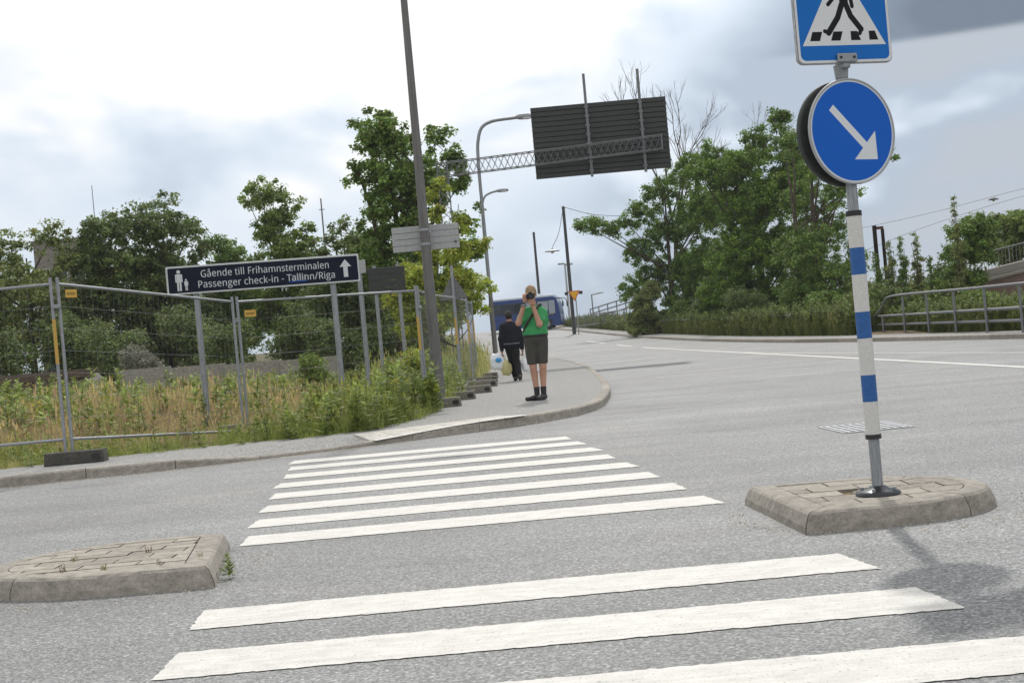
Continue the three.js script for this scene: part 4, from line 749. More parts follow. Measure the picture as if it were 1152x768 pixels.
// undergrowth that closes the view below the crowns
[[-22.5, -51, 2.6], [-20.3, -52, 2.9], [-18.2, -50, 2.4], [-16.2, -52, 2.9], [-14.0, -50, 2.5], [-11.9, -53, 2.9], [-9.9, -50, 2.4], [-8.0, -52, 2.8], [-6.2, -50, 2.4], [-4.6, -49, 2.1], [-3.2, -48, 1.9]].forEach(([x, z, h], i) => {
  const place = ['at the far left edge', 'second from the left edge', 'third from the left edge', 'left of the first fence joint', 'behind the boulder', 'behind the pale barrier blocks', 'behind the left sign post', 'behind the middle of the direction sign', 'behind the right sign post', 'left of the tall lamp post', 'nearest the tall lamp post'][i];
  const b = []; for (let k = 0; k < 7; k++) b.push([gauss() * h * 0.38, h * (0.18 + 0.11 * k), h * rr(0.2, 0.3)]);
  tree('thicket_shrub', 'dark undergrowth shrub below the trees, ' + place, 'shrub', x, z, b, { y: fieldY(x, z) - 0.1, leaf: 0.15, tone: 'dark', trunk: 0.05, clumps: 4.5, per: 50, den: 0.55, group: 'undergrowth below the left trees' });
});
// bushes along the far verge
[[10.6, -88, 1.7, 'mid', 'bush under the overhanging branch'], [11.4, -80, 1.8, 'dark', 'dark bush below the leftmost large tree'], [12.4, -72, 1.9, 'dark', 'dark bush below the middle large tree'], [13.6, -66, 2.0, 'mid', 'bush behind the thin barrier rail'], [14.0, -58, 1.8, 'olive', 'bush directly behind the banded sign post'], [15.0, -56, 1.5, 'mid', 'bush below the narrow saplings'], [16.2, -57, 1.7, 'olive', 'bush right of the narrow saplings'], [17.3, -55, 1.5, 'bright2', 'yellow-green bush in front of the brown wall'], [16.6, -50, 1.0, 'mid', 'low bush close behind the guard rail'], [15.4, -46, 0.9, 'bright2', 'small light bush behind the guard rail']].forEach(([x, z, h, tone, label]) => {
  const b = []; for (let k = 0; k < 7; k++) b.push([gauss() * h * 0.45, h * (0.15 + 0.11 * k), h * rr(0.22, 0.32)]);
  tree('bush', label, 'bush', x, z, b, { y: HZ(z) + 0.3, leaf: 0.14, tone, trunk: 0.04, clumps: 6, per: 50, den: 0.75, group: 'bushes along the far verge' });
});
// shrubs in the lot
[[-13.1, -33, 1.15, 'bright2', 'leafy green shrub at the left end of the timber barrier'], [-4.3, -30, 1.05, 'bright2', 'yellow-green bush in the lot below the direction sign'], [-3.3, -27.5, 0.8, 'olive', 'small bush near the right post of the direction sign'], [-11.6, -44, 1.5, 'grey', 'pale grey dry bush behind the barriers'], [-1.75, -25.3, 1.0, 'bright', 'leafy bush just right of the lamp post'], [-1.55, -22.5, 0.5, 'bright', 'small weed bush at the foot of the lamp post']].forEach(([x, z, h, tone, label]) => {
  const b = []; for (let k = 0; k < 6; k++) b.push([gauss() * h * 0.38, h * (0.25 + 0.12 * k), h * rr(0.2, 0.3)]);
  tree('bush', label, 'bush', x, z, b, { y: fieldY(x, z), leaf: 0.085, tone, trunk: 0.025, clumps: 22, per: 20, den: 1.0, clumpR: 0.42 });
});
// narrow saplings standing over the bushes at the right
[[14.22, 3.1, 0], [14.75, 3.5, 1], [15.2, 3.6, 2], [15.78, 3.75, 3], [16.28, 2.75, 4], [17.4, 4.95, 5]].forEach(([x, h, i]) => {
  const labels = ['narrow sapling nearest the banded sign post', 'narrow sapling just left of the dark twin post', 'narrow sapling just right of the dark twin post', 'tall thin sapling with a pointed tip right of the twin post', 'short young sapling between the pointed saplings and the leafy trees', 'tallest sapling, a bare spire above the leafy tree'];
  const bl = []; for (let k = 0; k < 22; k++) bl.push([gauss() * lerp(0.28, 0.05, k / 21), 0.3 + (h - 0.35) * k / 21, lerp(0.26, 0.07, k / 21)]);
  tree('sapling', labels[i], 'sapling', x, -54, bl, { leaf: 0.1, tone: i % 2 ? 'olive' : 'mid', trunk: 0.04, clumps: 12, per: 9, clumpR: 0.4, flat: false, gap: -0.9, group: 'narrow saplings behind the guard rail' });
});
seed = 4242;
// leafless tree behind the overhead sign
function bareTree(label, x, z, y0, stems, scale) {
  const t = thing('bare_tree', label, 'bare tree', [x, y0, z], 0, 'leafless trees'), out = [];
  const grow = (p, d, len, r, depth) => {
    const q = p.clone().addScaledVector(d, len), mid = p.clone().lerp(q, 0.5).add(V(gauss(), gauss(), gauss()).multiplyScalar(len * 0.09));
    out.push(limb([p, mid, q], r, r * 0.62, 5, depth > 3 ? 6 : 4)); if (depth <= 0) return;
    const n = depth > 3 ? 2 : 2 + (rnd() < 0.6 ? 1 : 0);
    for (let i = 0; i < n; i++) { const e = d.clone().add(V(gauss(), gauss() * 0.5 + 0.22, gauss() * 0.8).multiplyScalar(0.62)).normalize(); grow(q, e, len * rr(0.62, 0.85), r * rr(0.5, 0.66), depth - 1); }
    if (depth > 1 && rnd() < 0.8) { const e = d.clone().add(V(gauss(), gauss() * 0.6, gauss())).normalize(); grow(mid, e, len * rr(0.4, 0.6), r * 0.36, depth - 2); }
  };
  for (const [dx, dy, dz, ux, uy, uz, len, r, dep] of stems) grow(V(dx, dy, dz), V(ux, uy, uz).normalize(), len * scale, r, dep);
  mesh('trunk', join(out), M.deadBark, t);
}
bareTree('tall leafless tree rising behind the overhead sign', 13.0, -101, HZ(-101), [[0, -0.3, 0, -0.14, 1, 0, 5.2, 0.2, 0], [-0.75, 4.8, 0, -0.03, 1, 0, 4.6, 0.15, 5], [-0.75, 4.8, 0, 0.14, 1, 0.1, 3.4, 0.1, 4], [-0.4, 8.0, 0, 0.26, 1, 0, 3.4, 0.1, 5]], 0.95);
bareTree('smaller leafless tree spreading above the green tree tops', 15.2, -98, HZ(-98), [[0, -0.3, 0, 0.02, 1, 0, 7.6, 0.15, 0], [0.15, 7.2, 0, 0.45, 0.8, 0, 3.0, 0.09, 5], [0.15, 7.2, 0, -0.3, 0.8, 0, 2.2, 0.08, 4], [0.15, 7.2, 0, 0.05, 1, 0, 2.4, 0.08, 5]], 0.9);

seed = 31337;
// ------------------------------------------------------------------ grass and weeds
function tuft(blades, hMin, hMax, spread, w, head) {
  const p = [], c = [], idx = [];
  for (let i = 0; i < blades; i++) {
    const a = rnd() * 6.28, r = Math.sqrt(rnd()) * spread, x = Math.cos(a) * r, z = Math.sin(a) * r, h = rr(hMin, hMax), ba = rnd() * 6.28, bend = h * rr(0.08, 0.5), bx = Math.cos(ba), bz = Math.sin(ba), sx = -bz * w, sz = bx * w, k = rr(0.75, 1.2), o = p.length / 3;
    const at = (t) => [x + bx * bend * t * t, h * (t - 0.12 * t * t * bend / h), z + bz * bend * t * t];
    for (const [t, ww] of [[0, 1], [0.45, 0.85], [0.8, 0.5]]) { const q = at(t); p.push(q[0] - sx * ww, q[1], q[2] - sz * ww, q[0] + sx * ww, q[1], q[2] + sz * ww); }
    const q = at(1); p.push(...q); for (let m = 0; m < 7; m++) c.push(k, k, k);
    idx.push(o, o + 1, o + 2, o + 1, o + 3, o + 2, o + 2, o + 3, o + 4, o + 3, o + 5, o + 4, o + 4, o + 5, o + 6);
    if (head && rnd() < head) { const e = at(1), d = p.length / 3, s = w * 3.2, hh = h * 0.14; p.push(e[0] - s, e[1] - hh * 0.4, e[2], e[0] + s, e[1] - hh * 0.4, e[2], e[0], e[1] + hh, e[2], e[0], e[1] - hh * 0.4, e[2] - s, e[0], e[1] - hh * 0.4, e[2] + s); for (let m = 0; m < 5; m++) c.push(1.08, 1.02, 0.95); idx.push(d, d + 1, d + 2, d + 3, d + 4, d + 2); }
  }
  const g = new THREE.BufferGeometry(); g.setAttribute('position', new THREE.Float32BufferAttribute(p, 3)); g.setAttribute('color', new THREE.Float32BufferAttribute(c, 3)); g.setIndex(idx); g.computeVertexNormals(); return g;
}
function weed(h, leaves, tone, flower, fcol, big = 1) { // upright leafy stem
  const p = [], c = [], idx = [], put = (v, k) => { p.push(...v); c.push(...k); };
  const quad = (a, b, d, e, k) => { const o = p.length / 3; put(a, k); put(b, k); put(d, k); put(e, k); idx.push(o, o + 1, o + 2, o, o + 2, o + 3); };
  const lx = gauss() * 0.1 * h, lz = gauss() * 0.1 * h, at = (t) => [lx * t * t, h * t, lz * t * t];
  for (let i = 0; i < 4; i++) { const a = at(i / 4), b = at((i + 1) / 4), w = 0.008; quad([a[0] - w, a[1], a[2]], [a[0] + w, a[1], a[2]], [b[0] + w, b[1], b[2]], [b[0] - w, b[1], b[2]], tone.map((v) => v * 0.9)); }
  for (let i = 0; i < leaves; i++) {
    const t = rr(0.08, 1), q = at(t), a = rnd() * 6.28, L = rr(0.07, 0.19) * (1.25 - t * 0.6) * big, w = L * rr(0.18, 0.3), dx = Math.cos(a), dz = Math.sin(a), up = rr(-0.2, 0.7) * L, k = rr(0.7, 1.25), K = tone.map((v) => v * k), m = [q[0] + dx * L * 0.5, q[1] + up * 0.7, q[2] + dz * L * 0.5], e = [q[0] + dx * L, q[1] + up, q[2] + dz * L];
    quad(q, [m[0] - dz * w, m[1], m[2] + dx * w], e, [m[0] + dz * w, m[1], m[2] - dx * w], K);
  }
  if (flower) for (let i = 0; i < flower; i++) { const q = at(rr(0.75, 1.05)), x = q[0] + gauss() * 0.09, y = q[1] + gauss() * 0.06, z = q[2] + gauss() * 0.09, s = 0.011; quad([x - s, y - s, z], [x + s, y - s, z + s], [x + s, y + s, z], [x - s, y + s, z - s], fcol); quad([x, y - s, z - s], [x, y + s, z - s], [x, y + s, z + s], [x, y - s, z + s], fcol); }
  const g = new THREE.BufferGeometry(); g.setAttribute('position', new THREE.Float32BufferAttribute(p, 3)); g.setAttribute('color', new THREE.Float32BufferAttribute(c, 3)); g.setIndex(idx); g.computeVertexNormals(); return g;
}
function scatter(name, label, category, geo, spots, mat = M.grass) {
  const m = new THREE.InstancedMesh(geo, mat, spots.length), d = new THREE.Object3D(); m.name = numbered(name); m.castShadow = m.receiveShadow = true;
  spots.forEach(([x, y, z, s, sy, col], i) => { d.position.set(x, y, z); d.rotation.set(gauss() * 0.08, rnd() * 6.28, gauss() * 0.08); d.scale.set(s, s * sy, s); d.updateMatrix(); m.setMatrixAt(i, d.matrix); m.setColorAt(i, col); });
  scene.add(m); tag(m, label, category, null, 'stuff'); return m;
}
{
  const lists = [[], [], [], [], [], []];
  const straw = [0.62, 0.55, 0.30], green = [0.38, 0.43, 0.12], tan = [0.52, 0.41, 0.28], lush = [0.26, 0.33, 0.08];
  let made = 0;
  for (let tries = 0; tries < 90000 && made < 15500; tries++) {
    const z = -15.5 - 36 * Math.pow(rnd(), 1.25), x = -(-z) * 0.42 + rnd() * ((-z) * 0.42 + 0.2), s = fieldIn(x, z); if (s < 0.02 || x < z * 0.43) continue;
    if (s < 0.5 && rnd() > 0.4 + s) continue; if (fbm(x * 0.8 + 40, 3, z * 0.8, 3) < -0.22 && rnd() < 0.75) continue;
    const dry = 0.03 + fbm(x * 0.35 + 5, 2, z * 0.35, 3) * 1.3 + sstep(4, 1.2, Math.abs(s - 4.5)) * 0.25 - sstep(1.1, 0.2, s) * 0.3 - 0.42 * sstep(-4, -2, x), k = rr(0.75, 1.25);
    const base = dry > 0.12 ? (rnd() < 0.6 ? straw : tan) : dry > -0.12 ? (rnd() < 0.5 ? straw : green) : (rnd() < 0.65 ? green : lush);
    const col = rgb(base[0] * k, base[1] * k, base[2] * k), y = fieldY(x, z) - 0.03, sc = rr(0.65, 1.15) * lerp(lerp(0.36, 1, sstep(1.5, 4, s)), lerp(0.6, 1.1, sstep(0.05, 0.8, s)), sstep(-3.9, -2.1, x + fbm(x, 1, z, 2))) * lerp(1, 0.5, sstep(-26, -36, z));
    lists[(rnd() * 3) | 0].push([x, y, z, sc, rr(0.45, 1.1) * (0.9 + fbm(x * 0.6, 8, z * 0.6, 2) * 0.7), col]); made++;
    if (rnd() < (dry < 0 ? 0.24 : 0.11)) lists[3 + (rnd() < 0.68 ? 0 : rnd() < 0.55 ? 1 : 2)].push([x + gauss() * 0.1, y, z, rr(0.6, 1.25) * lerp(lerp(0.35, 1, sstep(1.5, 4, s)), 0.9, sstep(-3.9, -2.1, x)) * lerp(1, 0.6, sstep(-28, -38, z)), rr(0.7, 1.1), rgb(k, k, k)]);
  }
  const geos = [tuft(26, 0.25, 0.62, 0.2, 0.0055, 0.3), tuft(22, 0.35, 0.8, 0.18, 0.005, 0.6), tuft(30, 0.15, 0.45, 0.24, 0.007, 0)];
  lists.slice(0, 3).forEach((l, i) => scatter('wild_grass', ['mixed green and straw grass all over the fenced lot', 'taller seeding grass all over the fenced lot', 'short tangled grass all over the fenced lot'][i], 'grass', geos[i], l));
  const wd = [weed(0.85, 60, [0.28, 0.35, 0.085], 0, null, 1), weed(0.7, 34, [0.32, 0.37, 0.11], 7, [0.55, 0.47, 0.08]), weed(0.75, 36, [0.26, 0.31, 0.11], 6, [0.5, 0.48, 0.42])];
  lists.slice(3).forEach((l, i) => scatter('weeds', ['leafy green weeds among the grass of the lot', 'yellow flowering weeds among the grass of the lot', 'pale flowering weeds among the grass of the lot'][i], 'weeds', wd[i], l));
  // verge on the far side of the road, tree shade put into its colours
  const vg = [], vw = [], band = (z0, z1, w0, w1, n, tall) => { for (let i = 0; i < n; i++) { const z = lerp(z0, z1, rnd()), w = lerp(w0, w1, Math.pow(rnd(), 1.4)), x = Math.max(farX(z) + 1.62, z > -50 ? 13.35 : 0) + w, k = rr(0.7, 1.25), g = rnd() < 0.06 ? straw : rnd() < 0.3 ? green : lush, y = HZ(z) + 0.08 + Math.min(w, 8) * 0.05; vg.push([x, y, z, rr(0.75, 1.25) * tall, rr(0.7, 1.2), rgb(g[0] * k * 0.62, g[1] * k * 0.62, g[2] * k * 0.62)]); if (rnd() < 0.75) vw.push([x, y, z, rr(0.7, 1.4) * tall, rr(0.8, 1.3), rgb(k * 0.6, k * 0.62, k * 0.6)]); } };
  band(-24, -50, 0, 6, 4200, 0.75); band(-50, -96, 0, 5, 6500, 0.95); band(-96, -142, 0, 4, 2000, 0.8);
  scatter('verge_grass', 'tall green grass along the far verge under the trees', 'grass', geos[1], vg); scatter('verge_weeds', 'leafy weeds along the far verge and guard rail', 'weeds', wd[0], vw);
  // left verge of the footway further on
  const lv = []; for (let i = 0; i < 1500; i++) { const z = lerp(-34, -120, Math.pow(rnd(), 1.3)), x = backX(z) - rr(-0.05, 3), k = rr(0.8, 1.2), g = rnd() < 0.35 ? straw : green; lv.push([x, HZ(z) + 0.05, z, rr(0.8, 1.5), rr(0.8, 1.2), rgb(g[0] * k, g[1] * k, g[2] * k)]); }
  scatter('verge_grass', 'grass along the footway beyond the fence', 'grass', geos[0], lv);
  // weeds in the joints of the left island and at its corner
  const iw = [[-1.72, 0.0, -7.98, 0.1], [-1.68, 0.0, -7.78, 0.14], [-1.75, 0.0, -8.14, 0.08], [-2.25, 0.11, -8.3, 0.06], [-2.35, 0.11, -7.72, 0.06], [-2.6, 0.11, -7.78, 0.07], [-2.66, 0.11, -8.2, 0.05], [-2.05, 0.11, -7.75, 0.045], [-1.86, 0.11, -7.9, 0.06]];
  const wl = ['weed tuft at the corner of the left island', 'largest weed growing at the foot of the left island end', 'small weed at the back of the left island end', 'grass tuft in the middle joints of the left island', 'brownish tuft in the front joints of the left island', 'front tuft nearest the tip of the left island', 'thin tuft towards the tip of the left island', 'tiny tuft near the front kerb of the left island', 'tuft beside the end kerb of the left island'];
  iw.forEach(([x, y, z, s], i) => { const g = (i < 3 ? weed(1, 34, [0.2, 0.25, 0.06], 0, null, 2.4) : tuft(14, 0.3, 0.9, 0.35, 0.03, 0.2)).scale(s, s, s); const m = mesh('weed_tuft', g, i < 3 ? M.grass : [M.tuftG ??= std(rgb(0.24, 0.25, 0.07), 0.9, { side: THREE.DoubleSide }), M.tuftB ??= std(rgb(0.2, 0.14, 0.07), 0.9, { side: THREE.DoubleSide })][i % 2], scene); m.position.set(x, y, z); tag(m, wl[i], 'weed', 'weeds on the left island'); });
}

// ------------------------------------------------------------------ the coach on the crest
{
  const t = thing('coach', 'dark blue coach with pale roof crossing the crest of the road', 'bus', [1.75, HZ(-141) + 0.02, -141], -0.2);
  // length along x, front at +x, near side at +z
  const L = 7.1, W = 2.5, Hh = 3.42, blue = std(rgb(0.012, 0.04, 0.17), 0.3, { metalness: 0.1 }), pale = std(rgb(0.55, 0.6, 0.66), 0.35);
  const s = new THREE.Shape(); s.moveTo(-L / 2, 0.32); s.lineTo(L / 2 - 0.05, 0.32); s.lineTo(L / 2, 1.1); s.quadraticCurveTo(L / 2 - 0.05, 2.4, L / 2 - 0.42, 3.05); s.lineTo(L / 2 - 0.55, 3.12); s.lineTo(-L / 2 + 0.15, 3.12); s.quadraticCurveTo(-L / 2, 3.1, -L / 2, 2.9); s.closePath();
  mesh('body', new THREE.ExtrudeGeometry(s, { depth: W - 0.12, bevelEnabled: true, bevelSize: 0.05, bevelThickness: 0.06, bevelSegments: 3 }).translate(0, 0, -(W - 0.12) / 2), blue, t);
  mesh('roof', rbox(L - 0.75, 0.3, W - 0.2, -0.25, 3.26, 0, 0.12, 3), pale, t);
  mesh('roof_unit', rbox(1.8, 0.18, 1.5, 0.9, 3.46, 0, 0.06), pale, t);
  const bright = new THREE.MeshPhysicalMaterial({ color: rgb(0.30, 0.34, 0.38), roughness: 0.1 });  // pale glass, the reflected light is put into its colour
  for (let i = 0; i < 5; i++) for (const sd of [1, -1]) { // window bays, the two at the front paler
    const x = -L / 2 + 0.72 + i * 1.18, fr = mesh('window_frame', rbox(1.16, 1.0, 0.03, x, 2.3, sd * (W / 2 + 0.003), 0.012), M.black, t);
    mesh('window', rbox(1.06, 0.9, 0.03, x, 2.3, sd * (W / 2 + 0.012), 0.012), i > 2 ? bright : M.glass, fr);
  }
  mesh('front_side_window', rbox(0.62, 1.3, 0.03, L / 2 - 0.76, 2.15, W / 2 + 0.006, 0.012), bright, t);
  const ws = mesh('windscreen', new THREE.BoxGeometry(0.03, 1.75, W - 0.25).rotateZ(0.17).translate(L / 2 - 0.115, 2.13, 0), bright, t);
  mesh('wiper', join([bar(V(L / 2 + 0.08, 1.3, -0.4), V(L / 2 - 0.02, 1.9, 0.1), 0.015, 5), bar(V(L / 2 + 0.08, 1.3, 0.5), V(L / 2 - 0.02, 1.9, 0.9), 0.015, 5)]), M.black, ws);
  mesh('bumper', rbox(0.16, 0.35, W, L / 2 + 0.02, 0.5, 0, 0.05), blue, t);
  for (const z of [-0.85, 0.85]) mesh('headlight', rbox(0.06, 0.22, 0.4, L / 2 + 0.045, 0.92, z, 0.025), bright, t);
  for (const x of [-L / 2 + 1.5, L / 2 - 1.35]) for (const sd of [1, -1]) {
    const w = mesh('wheel', new THREE.CylinderGeometry(0.5, 0.5, 0.3, 24).rotateX(Math.PI / 2).translate(x, 0.5, sd * (W / 2 - 0.12)), M.rubber, t);
    mesh('rim', new THREE.CylinderGeometry(0.29, 0.29, 0.32, 20).rotateX(Math.PI / 2).translate(x, 0.5, sd * (W / 2 - 0.105)), M.galv, w);
    mesh('wheel_arch', new THREE.TorusGeometry(0.56, 0.05, 6, 20, Math.PI).translate(x, 0.5, sd * (W / 2 + 0.01)), M.black, t);
  }
  for (const sd of [1, -1]) { const a = mesh('mirror', rbox(0.14, 0.5, 0.24, L / 2 + 0.4, 2.35, sd * (W / 2 + 0.1), 0.04), M.black, t); mesh('mirror_arm', tube([V(L / 2 - 0.4, 3.0, sd * (W / 2 - 0.2)), V(L / 2 + 0.2, 2.95, sd * (W / 2 + 0.05)), V(L / 2 + 0.4, 2.6, sd * (W / 2 + 0.1))], 0.035, 12, 6), M.black, a); }
  const lt = canvasTex(256, 64, (c) => { c.fillStyle = '#14275a'; c.fillRect(0, 0, 256, 64); c.fillStyle = '#a38f62'; for (let i = 0; i < 6; i++) c.fillRect(18 + i * 38, 16 + (i % 2) * 6, 26, 26); });
  mesh('side_print', new THREE.PlaneGeometry(1.5, 0.3).translate(L / 2 - 1.3, 1.45, W / 2 + 0.004 + 0.006), printed(lt), t);
  mesh('trim_strip', box(L - 0.3, 0.05, 0.02, -0.05, 1.74, W / 2 + 0.008), M.black, t);
}

// ------------------------------------------------------------------ people
// distance to a tapered capsule, joined with a smooth minimum
const cap = (a, b, r0, r1) => { const ax = a[0], ay = a[1], az = a[2], dx = b[0] - ax, dy = b[1] - ay, dz = b[2] - az, L2 = dx * dx + dy * dy + dz * dz || 1e-9; return (x, y, z) => { const px = x - ax, py = y - ay, pz = z - az; let t = (px * dx + py * dy + pz * dz) / L2; t = t < 0 ? 0 : t > 1 ? 1 : t; const ex = px - dx * t, ey = py - dy * t, ez = pz - dz * t; return Math.sqrt(ex * ex + ey * ey + ez * ez) - (r0 + (r1 - r0) * t); }; };
const ell = (c, r) => (x, y, z) => { const a = (x - c[0]) / r[0], b = (y - c[1]) / r[1], d = (z - c[2]) / r[2], k = Math.sqrt(a * a + b * b + d * d); return (k - 1) * Math.min(r[0], r[1], r[2]); };
const smin = (fs, k) => (x, y, z) => { let d = 1e3; for (const f of fs) { const e = f(x, y, z), h = Math.max(k - Math.abs(d - e), 0) / k; d = Math.min(d, e) - h * h * k * 0.25; } return d; };
const cut = (f, ...planes) => (x, y, z) => { let d = f(x, y, z); for (const [nx, ny, nz, o] of planes) d = Math.max(d, nx * x + ny * y + nz * z - o); return d; };
const fold = (f, amp, fr) => (x, y, z) => f(x, y, z) - amp * noise.noise(x * fr, y * fr * 0.45, z * fr);
function skinOver(f, lo, hi, res) {
  const mc = new MarchingCubes(res, M.skin, false, false, 400000), half = res / 2, c = lo.map((v, i) => (v + hi[i]) / 2), e = lo.map((v, i) => (hi[i] - v) / 2);
  for (let k = 0; k < res; k++) for (let j = 0; j < res; j++) for (let i = 0; i < res; i++) mc.field[k * res * res + j * res + i] = -f(c[0] + (i - half) / half * e[0], c[1] + (j - half) / half * e[1], c[2] + (k - half) / half * e[2]);
  mc.isolation = 0; mc.update();
  const n = mc.count, p = new Float32Array(n * 3);
  for (let i = 0; i < n; i++) for (let a = 0; a < 3; a++) p[i * 3 + a] = c[a] + mc.positionArray[i * 3 + a] * e[a];
  let g = new THREE.BufferGeometry(); g.setAttribute('position', new THREE.BufferAttribute(p, 3)); g = mergeVertices(g, 1e-5); g.computeVertexNormals();
  const u = new Float32Array(g.attributes.position.count * 2); for (let i = 0; i < g.attributes.position.count; i++) { u[2 * i] = g.attributes.position.getX(i) * 4; u[2 * i + 1] = g.attributes.position.getY(i) * 4; } g.setAttribute('uv', new THREE.BufferAttribute(u, 2));
  return g;
}
const cloth = (r, g, b, rough = 0.9) => std(rgb(r, g, b), rough, { map: clothMap });
function hand(w, dir, curl, side, palmN) { // palm with four curled fingers and a thumb; w wrist, dir the way the fingers leave it
  const d = V(...dir).normalize(), n = V(...palmN), s = new THREE.Vector3().crossVectors(d, n).normalize().multiplyScalar(side), nn = new THREE.Vector3().crossVectors(s, d).normalize().multiplyScalar(side), out = [], W = V(...w), A = (v) => v.toArray();
  const knuck = W.clone().addScaledVector(d, 0.085);
  for (let i = 0; i < 4; i++) {
    const o = (i - 1.5) * 0.02, len = [0.068, 0.078, 0.073, 0.058][i], k = knuck.clone().addScaledVector(s, o);
    out.push(cap(A(W.clone().addScaledVector(s, o * 0.7)), A(k), 0.014, 0.0125));
    const j1 = k.clone().addScaledVector(d, len * 0.5 * Math.cos(curl)).addScaledVector(nn, len * 0.5 * Math.sin(curl)), j2 = j1.clone().addScaledVector(d, len * 0.45 * Math.cos(curl * 2.1)).addScaledVector(nn, len * 0.45 * Math.sin(curl * 2.1));
    out.push(cap(A(k), A(j1), 0.0105, 0.0095), cap(A(j1), A(j2), 0.0095, 0.008));
  }
  const tb = W.clone().addScaledVector(d, 0.025).addScaledVector(s, -0.032), t1 = tb.clone().addScaledVector(d, 0.035).addScaledVector(s, -0.022).addScaledVector(nn, 0.018), t2 = t1.clone().addScaledVector(d, 0.026).addScaledVector(nn, 0.016);
  out.push(cap(A(W.clone().addScaledVector(d, 0.02)), A(tb), 0.016, 0.014), cap(A(tb), A(t1), 0.013, 0.011), cap(A(t1), A(t2), 0.0105, 0.009));
  const f = smin(out, 0.012), c = W.clone().addScaledVector(d, 0.06), R = 0.125;
  return skinOver(f, [c.x - R, c.y - R, c.z - R], [c.x + R, c.y + R, c.z + R], 56);
}
const shoe = (heel, toe, r) => smin([cap([heel[0], heel[1], heel[2]], [lerp(heel[0], toe[0], 0.5), heel[1] - 0.006, lerp(heel[2], toe[2], 0.5)], r * 1.05, r), cap([lerp(heel[0], toe[0], 0.4), heel[1] - 0.008, lerp(heel[2], toe[2], 0.4)], [toe[0], toe[1], toe[2]], r * 1.08, r * 0.85)], 0.03);

